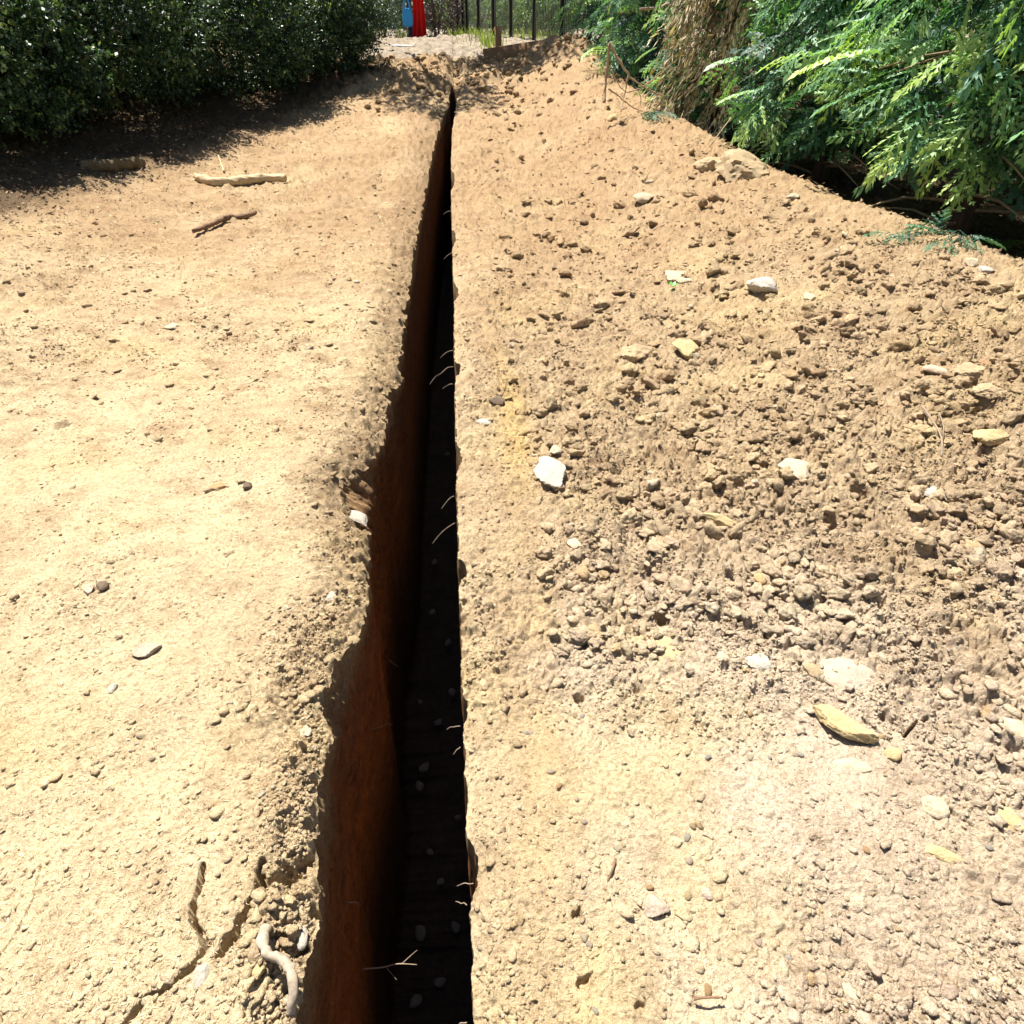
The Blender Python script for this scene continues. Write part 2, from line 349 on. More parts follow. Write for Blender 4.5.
# ------------------------------------------------------------------ ground
yy = np.arange(1066, 128, -1.15); Y1 = []
for y in yy:
    d = ray(512, y); Y1.append(-CH / d[2] * (d[1]))
Y1 = np.array(Y1); Ymid = np.arange(Y1[-1] + .035, 24, .035); Yback = np.arange(-2, Y1[0] - .01, .05)
ROWS = np.concatenate([Yback, Y1, Ymid, np.linspace(24.3, 60, 40)])
NL, NR = 470, 620
def sheet(side):
    n = NL if side < 0 else NR
    t = np.concatenate([np.linspace(0, 1, n)**1.0, 1 + np.geomspace(.004, 1, 50) * 1.0])
    W = np.where(ROWS > 0, (.95 + .62 * ROWS) if side < 0 else (.9 + .71 * ROWS), .95)
    e = eL(ROWS) if side < 0 else eR(ROWS)
    ext = 8 + ROWS * .5
    D = np.where(t[None] <= 1, t[None] * W[:, None], W[:, None] + (t[None] - 1) * ext[:, None])
    X = e[:, None] + side * D; Y = np.repeat(ROWS[:, None], len(t), 1)
    Xf, Yf = X.ravel(), Y.ravel(); Z = height(Xf, Yf)
    # past the trench end the two sheets meet
    V = np.stack([Xf, Yf, Z], 1); R, C = X.shape
    i = np.arange((R - 1) * C).reshape(R - 1, C)[:, :-1].ravel()
    Q = np.stack([i, i + C, i + C + 1, i + 1] if side < 0 else [i, i + 1, i + C + 1, i + C], 1)
    if side < 0: Q = Q[:, :]
    return V, Q, Z.reshape(R, C)[:, 0]
VL, QL, zL = sheet(-1); VR, QR, zR = sheet(1)
# trench: left wall, floor, right wall
DEP = 1.75
def trench():
    dl = np.concatenate([np.linspace(0, 1, 90)**1.5]); nf = 40; nr = 60
    rows = ROWS; R = len(rows); Xc = []; Zc = []; Tn = []
    el, er, els = eL(rows), eR(rows), eLs(rows); c = close(rows); wd = np.minimum(.02, (er - el) * .3); els = np.minimum(els * (1 - c) + el * c, er - wd); els = np.maximum(els, el - .02)
    dep = DEP * (1 - ss(YEND - .5, YEND + .3, rows)) + .10 * ss(10.6, YEND, rows)
    dep = np.where(rows > YEND, np.maximum(dep - .1, 0) + .10 * (1 - ss(YEND, YEND + 1.5, rows)) + .002, dep)
    top = lambda z: z
    for d in dl:
        k = ss(.015, .11, d * DEP)
        x = el * (1 - k) + els * k - .045 * d
        wob = (.010 * fbm(rows * 7, d * DEP * 14 + rows * 0, 91, 4, .6) + .009 * domes(rows / .035, d * DEP / .025 + rows * 0, 92, .6) + .02 * np.clip((els - el) / .05, 0, 1) * domes(rows / .05, d * DEP / .04 + rows * 0, 98, .7)) * ss(0, .03, np.full(R, d * DEP))
        Xc.append(x + wob * np.where(c > .5, np.where(c > .99, 0, .2), 1)); Zc.append(zL - d * dep)
    xl, zl = Xc[-1], Zc[-1]
    xr = er - wd; zr = zR - dep
    xr = np.maximum(xr, xl + .2 * wd)
    for s in np.linspace(0, 1, nf)[1:]:
        x = xl * (1 - s) + xr * s
        z = zl * (1 - s) + zr * s + (.02 * domes(x / .05, rows / .05, 93, .6) + .008 * fbm(x * 30, rows * 8, 94, 3)) * np.sin(s * np.pi)**.3 * np.where(rows > YEND, .1, 1)
        Xc.append(x); Zc.append(z)
    for s in np.linspace(0, 1, nr)[1:]:
        d = (1 - s)**1.5
        x = xr * d + er * (1 - d) if False else er - wd * d
        wob = .006 * fbm(rows * 9, d * 12 + rows * 0, 95, 3) * ss(0, .05, np.full(R, d * DEP))
        Xc.append(x + wob * (c < .99)); Zc.append(zR - d * dep)
    X = np.stack(Xc, 1); Z = np.stack(Zc, 1); Y = np.repeat(rows[:, None], X.shape[1], 1); C = X.shape[1]
    V = np.stack([X.ravel(), Y.ravel(), Z.ravel()], 1)
    i = np.arange((R - 1) * C).reshape(R - 1, C)[:, :-1].ravel()
    Q = np.stack([i, i + 1, i + C + 1, i + C], 1)
    zt = np.maximum(zL, zR)[:, None]; dd = np.clip((zt - Z), 0, 2).ravel()
    # strata: pale crust, then rust red clay with streaks; dark grey brown lower down paints in shade
    st = fbm(V[:, 1] * 1.6, dd * 26, 96, 4, .7); fine = fbm(V[:, 1] * 14, dd * 40, 97, 3)
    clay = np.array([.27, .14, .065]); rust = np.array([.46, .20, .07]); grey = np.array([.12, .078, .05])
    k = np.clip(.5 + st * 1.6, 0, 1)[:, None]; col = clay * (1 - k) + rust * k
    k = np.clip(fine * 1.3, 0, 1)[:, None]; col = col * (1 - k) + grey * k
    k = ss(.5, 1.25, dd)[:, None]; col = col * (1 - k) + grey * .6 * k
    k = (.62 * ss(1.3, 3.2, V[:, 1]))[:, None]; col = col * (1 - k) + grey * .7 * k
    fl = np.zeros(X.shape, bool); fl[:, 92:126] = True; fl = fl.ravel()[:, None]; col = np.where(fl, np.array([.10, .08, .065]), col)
    k = (1 - ss(.02, .17, dd + .05 * fine))[:, None]; col = col * (1 - k) + np.array([.42, .28, .15]) * k
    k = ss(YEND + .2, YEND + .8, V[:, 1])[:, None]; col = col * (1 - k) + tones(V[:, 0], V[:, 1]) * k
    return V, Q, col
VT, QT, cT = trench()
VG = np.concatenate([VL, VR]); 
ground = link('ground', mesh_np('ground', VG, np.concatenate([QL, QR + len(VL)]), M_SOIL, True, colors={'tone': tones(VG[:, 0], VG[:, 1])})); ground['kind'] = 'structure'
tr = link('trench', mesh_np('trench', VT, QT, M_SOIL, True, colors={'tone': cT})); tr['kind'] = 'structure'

def gz(x, y):
    a = np.array([float(x)]); b = np.array([float(y)]); return float(height(a, b)[0])

# ------------------------------------------------------------------ soil crumbs
def scatter_rocks(name, X, Y, S, col, templ, flat=.7, sink=.25, matl=M_SOIL, Z=None):
    n = len(X); Z = height(X, Y) if Z is None else Z
    which = RS.randint(0, len(templ), n); allV = []; allT = []; allC = []; o = 0
    for w in range(len(templ)):
        s = which == w; k = s.sum()
        if k == 0: continue
        TV, TT = templ[w]; a = RS.rand(k) * 6.283; sz = S[s]
        sx = sz * RS.uniform(.8, 1.6, k); sy = sz * RS.uniform(.75, 1.1, k); szz = sz * RS.uniform(flat * .7, flat * 1.2, k)
        P = TV[None] * np.stack([sx, sy, szz], 1)[:, None]; ca, sa = np.cos(a)[:, None], np.sin(a)[:, None]
        tl = RS.uniform(-.4, .4, k)[:, None]
        x = P[:, :, 0]; y = P[:, :, 1]; z = P[:, :, 2] + x * tl
        V = np.stack([x * ca - y * sa + X[s][:, None], x * sa + y * ca + Y[s][:, None], z + (Z[s] + szz * (1 - 2 * sink) * .5)[:, None]], 2)
        allV.append(V.reshape(-1, 3)); m = len(TV)
        allT.append((TT[None] + (np.arange(k) * m)[:, None, None] + o).reshape(-1, 3)); o += k * m
        allC.append(np.repeat(col[s], m, 0))
    V = np.concatenate(allV); T = np.concatenate(allT); C = np.concatenate(allC)
    return mesh_np(name, V, T, matl, False, colors={'tone': C})
MFL = None
T1 = [rock(1, 100 + i, 7, .2, .45) for i in range(16)]; T2 = [rock(2, 200 + i, 7, .24, .42) for i in range(24)]
def sample(n, ylo=1050, yhi=95, power=1.0):
    """points spread evenly over what the picture shows of the ground"""
    py = ylo - (ylo - yhi) * RS.rand(n)**power; px = RS.uniform(-60, 1084, n)
    xr = (px - 512) / F; yu = (512 - py) / F; fw = cp + yu * sp; vz = -sp + yu * cp
    z = np.zeros(n)
    for _ in range(12):
        t = (CH - z) / -vz; X = (xr * cy_ + fw * sy_) * t; Y = (-xr * sy_ + fw * cy_) * t; z = z * .5 + .5 * zbase(X, Y)
    return X, Y, t
def crumbs(n, smin, smax, thr, pw, seed, name):
    X, Y, t = sample(n); R = rough(X, Y)
    ok = (RS.rand(n) < thr * R**1.4 + .06 + .65 * ss(1.8, 4.5, Y)) & ((X < eL(Y) - .012) | (X > eR(Y) + .012)) & (Y < 13.8) & (t > 0)
    cl = fbm(X * 3.5, Y * 3.5, seed, 3); ok &= cl > RS.uniform(-.2, .25, n)
    X, Y, t = X[ok], Y[ok], t[ok]; k = len(X)
    S = smin * (smax / smin)**(RS.rand(k)**pw); S = np.minimum(S, .0075 + .005 * t if smax < .04 else .010 + .007 * t); S = np.maximum(S, .0009 * t)
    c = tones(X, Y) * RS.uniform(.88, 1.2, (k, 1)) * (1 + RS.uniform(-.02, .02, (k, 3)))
    pale = RS.rand(k) < .025; c[pale] = np.array([.62, .51, .36]) * RS.uniform(.8, 1.1, (pale.sum(), 1))
    ye = RS.rand(k) < .03; c[ye] = np.array([.58, .42, .24]) * RS.uniform(.8, 1.1, (ye.sum(), 1))
    return X, Y, S, c
X, Y, S, c = crumbs(230000, .0022, .007, .95, 1.2, 301, '')
o = link('soil_crumbs', scatter_rocks('soil_crumbs', X, Y, S, c, T1)); tag(o, 'fine loose soil crumbs strewn over both banks', 'soil', kind='stuff')
X, Y, S, c = crumbs(36000, .005, .022, .8, 2.6, 302, '')
o = link('soil_clods', scatter_rocks('soil_clods', X, Y, S, c, T2, .62, .42)); tag(o, 'broken lumps of dry tan soil on the dug banks', 'soil', kind='stuff')
X3, Y3, S3, c3 = crumbs(30000, .008, .045, 1.0, 2.9, 305, ''); ok = (X3 > .2) & (Y3 > 1.15) & (rough(X3, Y3) > .35); T3 = [rock(3, 260 + i, 7, .26, .42) for i in range(14)]
o = link('loose_clods', scatter_rocks('loose_clods', X3[ok], Y3[ok], S3[ok], c3[ok], T3, .75, .2)); tag(o, 'bigger crusty earth lumps casting shadows on the right bank', 'soil', kind='stuff')
# rough broken clods of the far spoil heaps
n = 2600; X = RS.uniform(-2.2, 2.4, n); Y = RS.uniform(10.2, 14.0, n); ok = (RS.rand(n) < .25 + .75 * ss(11, 12.6, Y)) & ((X < eL(Y) - .03) | (X > eR(Y) + .03)); X, Y = X[ok], Y[ok]
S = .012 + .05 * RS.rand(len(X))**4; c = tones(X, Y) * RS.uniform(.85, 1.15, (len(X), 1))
o = link('spoil_clods', scatter_rocks('spoil_clods', X, Y, S, c, T2, .8, .3)); tag(o, 'heaped dark clods of earth where the trench ends', 'soil', kind='stuff')

# straw and root fibres trodden into the left bank; leaf litter
def strips(name, X, Y, L, W, matl, lift=.002, up=.15):
    n = len(X); Z = height(X, Y) + lift; a = RS.rand(n) * 6.283; dx, dy = np.cos(a), np.sin(a); tz = RS.uniform(-up, up, n)
    A = np.stack([dx, dy, tz], 1); B = np.stack([-dy, dx, RS.uniform(-.5, .5, n)], 1); C = np.stack([X, Y, Z + np.abs(tz) * L * .5], 1)
    v = [C - A * L[:, None] / 2, C + B * W[:, None] / 2 + A * 0, C + A * L[:, None] / 2, C - B * W[:, None] / 2]
    V = np.stack(v, 1).reshape(-1, 3); Q = np.arange(4 * n).reshape(n, 4)
    return mesh_np(name, V, Q, matl, False, attrs={'var': np.repeat(RS.rand(n), 4)})
X, Y, t = sample(30000, 1050, 100); ok = (X < eL(Y) - .02) | ((X > eR(Y) + .02) & (RS.rand(len(X)) < .12)); X, Y, t = X[ok], Y[ok], t[ok]
o = link('straw_fibres', strips('straw_fibres', X, Y, RS.uniform(.006, .022, len(X)) * np.clip(t / 2.2, .8, 3), RS.uniform(.0012, .0026, len(X)) * np.clip(t / 2, .7, 3), M_STRAW, .001)); tag(o, 'short straw coloured fibres trodden into the soil', 'straw', kind='stuff')
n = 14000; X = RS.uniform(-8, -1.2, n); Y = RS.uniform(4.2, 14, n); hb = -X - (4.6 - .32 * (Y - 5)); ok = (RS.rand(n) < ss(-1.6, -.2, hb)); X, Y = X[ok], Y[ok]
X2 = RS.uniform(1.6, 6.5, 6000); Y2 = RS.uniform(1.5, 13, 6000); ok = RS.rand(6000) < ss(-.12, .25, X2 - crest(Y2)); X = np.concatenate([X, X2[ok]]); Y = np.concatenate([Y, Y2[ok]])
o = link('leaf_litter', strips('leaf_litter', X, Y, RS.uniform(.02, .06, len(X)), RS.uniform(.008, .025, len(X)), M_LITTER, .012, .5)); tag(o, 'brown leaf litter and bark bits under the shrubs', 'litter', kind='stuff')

# ------------------------------------------------------------------ named stones and clods
def stone_mat(name, col, var=.18):
    col = tuple((c * .8 + t_ * .2) * (.60 if 'white' in name else .76) for c, t_ in zip(col, (.55, .42, .26))) if 'floor' not in name else col
    m, nt, b = mat(name, .92, .12); n1 = noise(nt, 28, 6, .7); n2 = noise(nt, 160, 4, .7)
    lo = tuple(c * (1 - var) * q for c, q in zip(col, (1, .96, .88))); hi = tuple(min(1, c * (1 + var * .6)) for c in col)
    r = ramp(nt, n1.outputs[0], [(.3, lo), (.5, col), (.7, hi)]); r2 = ramp(nt, n2.outputs[0], [(.3, (.7, .65, .58)), (.5, (1, 1, 1)), (.7, (1.1, 1.1, 1.1))])
    nt.links.new(mixc(nt, r.outputs[0], r2.outputs[0], .8, 'MULTIPLY'), b.inputs['Base Color'])
    p = bump(nt, b, n1.outputs[0], .5, .012); bump(nt, b, n2.outputs[0], .7, .006, p); return m
MS = dict(white=stone_mat('white_stone', (.76, .70, .60), .12), cream=stone_mat('cream_stone', (.64, .53, .37), .18), yellow=stone_mat('yellow_stone', (.62, .47, .24), .2),
          pink=stone_mat('pink_stone', (.60, .47, .37), .18), grey=stone_mat('grey_stone', (.48, .44, .38), .18), dark=stone_mat('dark_stone', (.13, .09, .07), .25),
          tan=stone_mat('tan_clod', (.50, .37, .22), .22), orange=stone_mat('orange_stone', (.58, .36, .17), .2), red=stone_mat('red_clod', (.42, .22, .12), .2), floor=stone_mat('floor_stone', (.30, .28, .26), .3))
def stone(name, px, py, w, h, matk, label, cat='stone', rot=0, seed=1, thick=.55, sink=.3, planes=11, sub=4, rnd=.05):
    """w: width in the picture, h: foreshortened depth"""
    P, t = hit(px, py); sc = t / F; V, T = rock(sub, seed, planes, rnd)
    d = ray(px, py); el = abs(d[2]) / np.linalg.norm(d)
    V = V * (1 + .05 * n3(V, 9, seed + 3) + .035 * n3(V, 19, seed + 4))[:, None]; wx = w * sc / 2 * .92; wy = h * sc / 2 / max(el, .42) * .8; wz = thick * .85 * min(wx, wy)
    sink += .08; V = V * np.array([wx, wy, wz]); ca, sa = math.cos(rot), math.sin(rot)
    V = np.stack([V[:, 0] * ca - V[:, 1] * sa, V[:, 0] * sa + V[:, 1] * ca, V[:, 2]], 1)
    z = gz(P[0], P[1])
    o = link(name, mesh_np(name, V, T, MS[matk], True), None, (P[0], P[1], z + wz * (1 - 2 * sink)))
    try: o.data.set_sharp_from_angle(angle=rad(32))
    except Exception: pass
    return tag(o, label, cat)
ST = [
 ('stone',550,475,38,34,'white','largest bright white angular stone, beside the right lip of the trench','stone',.3,11,.5,.22,9),
 ('stone',765,290,30,18,'white','bright white stone with a dark shadow on the upper right bank','stone',.5,12,.7,.1,9),
 ('stone',680,276,42,20,'cream','flat cream stone half sunk beside the tiny green sprout','stone',.2,13,.25,.45,9),
 ('stone',797,475,40,24,'cream','broad cream lump amid dark gaps on the middle of the right bank','stone',.2,14,.45,.35,10),
 ('stone',718,523,36,13,'yellow','long thin yellowish chip lying slantwise below the cream lump','stone',-.35,15,.8,.1,9),
 ('stone',932,492,24,13,'white','flat white stone directly below the forked dark twig','stone',0,16,.4,.4,9),
 ('stone',936,373,14,12,'pink','tilted pinkish white stone above the forked dark twig','stone',.9,17,.8,.15,9),
 ('stone',757,665,24,20,'white','white stone left of the big flat pinkish stone','stone',-.5,18,.5,.3,9),
 ('stone',848,677,52,36,'pink','biggest flat pinkish stone, above the long yellow lump','stone',-.2,19,.3,.35,10),
 ('stone',812,672,20,18,'tan','small tan stone touching the biggest flat pinkish stone','stone',.4,20,.5,.3,9),
 ('stone',843,730,60,24,'yellow','long yellow lump lying slantwise on the lower right bank','stone',-.75,21,.8,.12,9),
 ('stone',852,766,36,14,'cream','pale flat slab just below the long yellow lump','stone',-.3,22,.45,.3,9),
 ('stone',893,757,20,17,'yellow','small round yellow pebble right of the long yellow lump','stone',0,23,.7,.25,22),
 ('stone',935,806,26,22,'cream','cream three-cornered stone near the lower right','stone',.3,24,.5,.3,7),
 ('stone',940,856,38,14,'yellow','narrow ochre flake below the three-cornered stone','stone',-.5,25,.5,.3,9),
 ('stone',655,906,28,26,'pink','rounded pink stone low down on the right bank','stone',.2,26,.6,.3,16),
 ('stone',708,890,16,16,'pink','little pink pebble up and right of the rounded pink stone','stone',.6,27,.6,.3,16),
 ('stone',853,990,16,22,'cream','smooth oval cream pebble at the bottom edge of the right bank','stone',.2,28,.5,.35,18),
 ('stone',944,1012,30,10,'cream','thin pale sliver at the bottom right corner','stone',-.6,29,.5,.3,9),
 ('stone',1012,735,34,26,'cream','cream block at the right edge of the picture','stone',.1,30,.45,.35,9),
 ('stone',1015,822,36,44,'yellow','large yellow crumbly block at the far right edge','stone',.1,31,.35,.4,9),
 ('stone',722,660,18,14,'cream','cream pebble just left of the white stone','stone',.1,32,.6,.3,16),
 ('stone',665,650,26,36,'yellow','yellow clay lump below the deep dark hole','clod',.3,33,.35,.4,9),
 ('clod',637,357,34,18,'tan','low smooth tan lump with a shaded foot near the trench','clod',.1,34,.6,.35,12),
 ('clod',685,357,22,20,'yellow','round ochre clod with a dark shaded side','clod',.2,35,.8,.2,12),
 ('stone',643,200,22,10,'cream','small cream stone high on the right bank','stone',.1,36,.6,.25,9),
 ('stone',613,120,14,9,'yellow','yellow stone just below the bare dead twigs','stone',.1,37,.6,.25,9),
 ('stone',985,365,8,7,'red','small reddish clod near the right edge','clod',.1,38,.8,.2,14),
 ('clod',990,396,40,12,'tan','flat tan clod roofing a dark hollow at the right edge','clod',0,39,.5,.2,10),
 ('clod',968,374,34,14,'tan','tan clod above the upper dark hollow at the right edge','clod',0,40,.5,.25,10),
 ('clod',985,443,36,16,'yellow','ochre clod over a slit of shadow at the right','clod',-.3,41,.5,.25,10),
 ('clod',741,174,52,30,'tan','biggest lump of earth standing on the crest of the right bank','clod',-.2,42,.75,.25,9),
 ('clod',712,168,34,14,'tan','low clod leaning on the biggest lump at the crest','clod',-.1,43,.8,.3,12),
 ('stone',485,424,16,8,'white','small white chip at the right lip of the trench','stone',-.5,44,.5,.2,8),
 ('stone',497,403,14,12,'dark','dark brown pebble near the right lip of the trench','stone',.4,45,.8,.25,16),
 ('stone',148,652,26,15,'pink','pink stone lying alone on the left bank','stone',.2,46,.7,.2,8),
 ('stone',248,487,10,10,'dark','dark round pebble in the middle of the left bank','stone',.2,47,.9,.1,18),
 ('stone',218,486,16,9,'orange','orange chip left of the dark round pebble','stone',.2,48,.6,.3,9),
 ('stone',107,593,12,10,'dark','dark brown pebble beside a pale one on the left bank','stone',.2,49,.8,.2,16),
 ('stone',93,597,12,10,'pink','pale pebble beside the dark brown one on the left bank','stone',.2,50,.7,.2,16),
 ('stone',332,597,12,14,'grey','grey white pebble among crumbs near the left lip','stone',.6,51,.8,.25,14),
 ('stone',357,507,14,22,'grey','grey stone bedded in the broken notch of the left lip','stone',.8,52,.6,.3,9),
 ('stone',115,692,10,10,'white','tiny white pebble below the pink stone on the left bank','stone',.2,53,.7,.2,9),
 ('stone',170,327,18,8,'cream','thin cream flake on the upper left bank','stone',.2,54,.4,.3,9),
 ('stone',203,978,14,24,'grey','bluish grey stone next to the earth crack','stone',-.2,55,.5,.3,8),
 ('stone',299,932,12,24,'grey','blue grey stone on the broken near lip of the trench','stone',.2,56,.7,.15,8),
 ('stone',258,970,14,20,'yellow','small yellowish pebble left of the twisted pale root','stone',.2,57,.7,.2,16),
 ('clod',308,735,12,12,'cream','cream pebble on the left lip below the grey pebble','clod',.2,58,.6,.3,12),
 ('stone',392,62,8,7,'red','reddish brown lump beyond the left bank, by the pale path','clod',.2,59,.8,.2,12),
 ('stone',575,545,16,12,'cream','cream pebble beneath the largest white stone','stone',.1,60,.6,.3,12),
 ('stone',810,300,14,9,'cream','little cream stone right of the shadowed white stone','stone',.1,61,.6,.3,12),
 ('stone',760,585,18,12,'orange','orange stained pebble on the middle right bank','stone',.1,62,.6,.3,12),
 ('stone',985,270,14,8,'white','small white stone beside the green cedar clipping','stone',.1,63,.6,.2,12),
 ('stone',972,263,16,8,'cream','cream stone beside the green cedar clipping','stone',.1,64,.6,.2,12),
]
for s in ST:
    nm, px, py, w, h, mk, lab, cat, rot, seed, th, sk, pl = s
    stone(nm, px, py, w, h, mk, lab, cat, rot, seed, th, sk, pl, 4 if w > 22 else 3, .10 if nm == 'clod' else .05)
for o in list(COL.objects):
    if o.name.startswith('stone') and o.get('category') == 'clod': o.name = 'clod'
# countable small pebbles that nothing tells apart
pX, pY, pt = sample(900, 1040, 150); ok = (pX > eR(pY) + .05) & (pX < crest(pY) - .1); pX, pY, pt = pX[ok][:150], pY[ok][:150], pt[ok][:150]
pm = []
for i in range(10):
    V, T = rock(2, 700 + i, 14, .05, .7); pm.append(mesh_np('pebble', V, T, MS[['cream', 'pink', 'white', 'yellow', 'cream', 'tan', 'pink', 'cream', 'grey', 'orange'][i]], True))
for i in range(len(pX)):
    s = random.uniform(.0035, .008) * max(1, pt[i] / 3); o = link('pebble', pm[i % 10], None, (pX[i], pY[i], gz(pX[i], pY[i]) + s * .2), (0, 0, random.uniform(0, 6)))
    o.scale = (s * random.uniform(.9, 1.5), s, s * .6); tag(o, 'small pale pebble sitting in the crumbly soil of the right bank', 'pebble', 'small pebbles on the right bank')
V, T = rock(2, 733, 14, .05, .7); floor_me = mesh_np('floor_stone', V, T, MS['floor'], True)
# stones on the trench floor
for (px, py) in [(424,765),(410,784),(458,815),(455,925),(417,932),(397,930),(448,640),(440,880),(430,850),(410,700),(438,720),(425,610),(447,452),(430,560),(440,980),(415,1000),(452,690)]:
    d = ray(px, py); t = (CH + DEP - .04) / -d[2]; x, y = d[0] * t, d[1] * t; s = random.uniform(.012, .026)
    if y > 10: continue
    x = min(max(x, float(eLs(np.array([y]))[0]) + .06), float(eR0(y)) - .05)
    o = link('floor_stone', pm[8], None, (x, y, float(zbase(np.array([x]), np.array([y]))[0]) - DEP + .02), (0, 0, random.uniform(0, 6))); o.scale = (s * 1.4, s, s * .7); o.data = floor_me
    tag(o, 'grey stone on the dark floor of the trench', 'stone', 'stones on the trench floor')

# ------------------------------------------------------------------ wood, twigs, roots
def lift(pts, dz=0):
    out = []
    for p in pts:
        P, t = hit(p[0], p[1]); out.append((P[0], P[1], float(zbase(np.array([P[0]]), np.array([P[1]]))[0]) + (p[2] if len(p) > 2 else 0) + dz))
    return out
def smooth_path(pts, n=5, jit=0):
    pts = np.array(pts); out = []
    for i in range(len(pts) - 1):
        p0 = pts[max(i - 1, 0)]; p1 = pts[i]; p2 = pts[i + 1]; p3 = pts[min(i + 2, len(pts) - 1)]
        for k in range(n):
            t = k / n; out.append(.5 * ((2 * p1) + (-p0 + p2) * t + (2 * p0 - 5 * p1 + 4 * p2 - p3) * t * t + (-p0 + 3 * p1 - 3 * p2 + p3) * t**3))
    out.append(pts[-1]); out = np.array(out); return out + RS.normal(0, 1, out.shape) * jit
def stick(name, pts, r0, r1, matl, label, cat, n=8, lumpy=.15, jit=0, seg=5, group=None, branches=()):
    P = smooth_path(pts, seg, jit); m = len(P); R = np.linspace(r0, r1, m) * (1 + lumpy * RS.normal(size=m)); 
    parts = [tube(P, R, n)]
    for b, rb in branches:
        Q = smooth_path(b, 4, jit); parts.append(tube(Q, np.linspace(rb, rb * .4, len(Q)), 5))
    o0 = np.array(pts[0]); V, Fs = merge(parts)
    if r0 > .01: V = V + r0 * .45 * np.stack([n3(V * 60, 1, 5), n3(V * 60, 1, 8), n3(V * 70, 1, 12)], 1)
    o = link(name, mesh_np(name, V - o0, Fs, matl, True), None, tuple(o0)); return tag(o, label, cat, group)
M_DRIFT = simple('bleached_wood', (.50, .37, .21), .18, 25, .8, .2, .5, .004, (.3, 3, 3))
M_ROTLOG = simple('rotten_wood', (.17, .12, .065), .4, 22, .9, .2, .8, .01, (.5, 3, 3))
M_DARKSTICK = simple('dark_bark', (.20, .12, .07), .4, 30, .9, .2, .8, .006)
def log(name, pts, r, matl, label, flat=.6, ends=.55):
    P = smooth_path(pts, 14); m = len(P); u = np.linspace(0, 1, m)
    R = r * (ends + (1 - ends) * np.sin(np.pi * np.clip(u * 1.0, .0, 1))**.35) * (1 + .06 * fbm(u * 9, u * 0, int(r * 1000), 3) * 2)
    V, Q, T = tube(P, R, 18); c = np.array(pts[0]); V = V - c; q_ = V / r; V = V + (r * .35 * np.stack([n3(q_ * [.6, 1, 1], 1.1, 5), n3(q_ * [.6, 1, 1], 1.1, 9), n3(q_ * [.4, 1, 1], 1.3, 13) * 1.2 + .5 * n3(q_, 3.1, 17)], 1)); return tag(link(name, mesh_np(name, V, [Q, T], matl, True), None, tuple(c)), label, 'log')
log('branch', lift([(197,181),(215,187),(240,186),(265,183),(287,184)], .045), .042, M_DRIFT, 'pale peeled piece of branch lying on the left bank')
log('log', lift([(82,170),(105,170),(125,168),(146,167)], .03), .06, M_ROTLOG, 'mossy brown rotten log at the foot of the hedge')
log('stick', lift([(194,236),(212,229),(228,222),(244,221),(257,217)], .035), .022, M_DARKSTICK, 'dark bark stick lying below the pale branch')
stick('wood_chip', lift([(224,172,.0), (222,167,.03), (220,162,.06)]), .014, .006, M_DRIFT, 'short pointed wood chip standing up behind the pale branch', 'stick')
stick('twisted_root', lift([(268,930,.005),(266,945,.022),(272,960,.028),(284,966,.03),(292,972,.03),(297,988,.03),(294,1004,.015),(291,1012,.0)]), .0105, .0085, simple('cut_root', (.33, .265, .195), .35, 60, .85, .2, .4, .003), 'thick pale twisted root exposed at the near left lip', 'root', 12, .10)
stick('twig', lift([(917,418,.05),(928,432,.045),(938,445,.03),(940,460,.01)]), .004, .004, M_ROOT, 'forked dead twig propped over a small hollow on the right bank', 'twig', 6, .1, 0, 4, None,
      [(lift([(936,420,.03),(939,435,.04),(939,448,.03)]), .003)])
stick('twig', lift([(693,1000,.0),(706,1000,.006),(722,998,.0)]), .003, .002, M_DARKSTICK, 'tiny brown twig near the bottom of the right bank', 'twig')
stick('twig', lift([(615,860,.0),(612,872,.01),(606,885,.0)]), .003, .002, M_DARKSTICK, 'short brown twig pressed in the lower right bank', 'twig')
# roots sticking out of the trench walls
def wall_pt(side, y, dep, out=0):
    x = float(eR0(y)) - .012 if side > 0 else float(eLs(np.array([y]))[0]) + .02
    z = float(zbase(np.array([x]), np.array([y]))[0]) - dep
    return np.array([x - side * out, y, z])
rt = 0
UR = ['forked pale root reaching far into the near end of the trench', 'pale curling root end on the right trench wall, nearest the camera']
for (px, py, dep, L, side) in [(462,715,.05,.06,1),(458,735,.06,.03,1),(466,875,.05,.06,1),(462,895,.06,.04,1),(456,510,.06,.14,1),(455,490,.03,.08,1),(453,342,.05,.12,1),(452,375,.05,.09,1),(452,350,.1,.22,1),(457,1018,.04,.04,1),(392,655,.35,.10,-1),(372,840,.3,.05,-1),(400,560,.5,.06,-1),(451,240,.1,.14,1),(450,200,.1,.12,1)]:
    P, t = hit(px, py); y = P[1]; a = wall_pt(side, y, dep); pts = [a]
    dy_ = RS.uniform(-.5, .5)
    for k in range(1, 5): pts.append(a + np.array([-side * L * .6 * k / 4, (dy_ * k / 4 + RS.uniform(-.06, .06)) * L, -.02 * k * k * L]))
    rt += 1; stick('root', pts, .0012 * max(1, t / 2.2), .0007 * max(1, t / 2.2), M_ROOT, 'thin pale root poking out of the trench wall', 'root', 5, .1, 0, 4, 'fine roots in the trench walls')
d = ray(405, 980); a = wall_pt(-1, .62, .55)
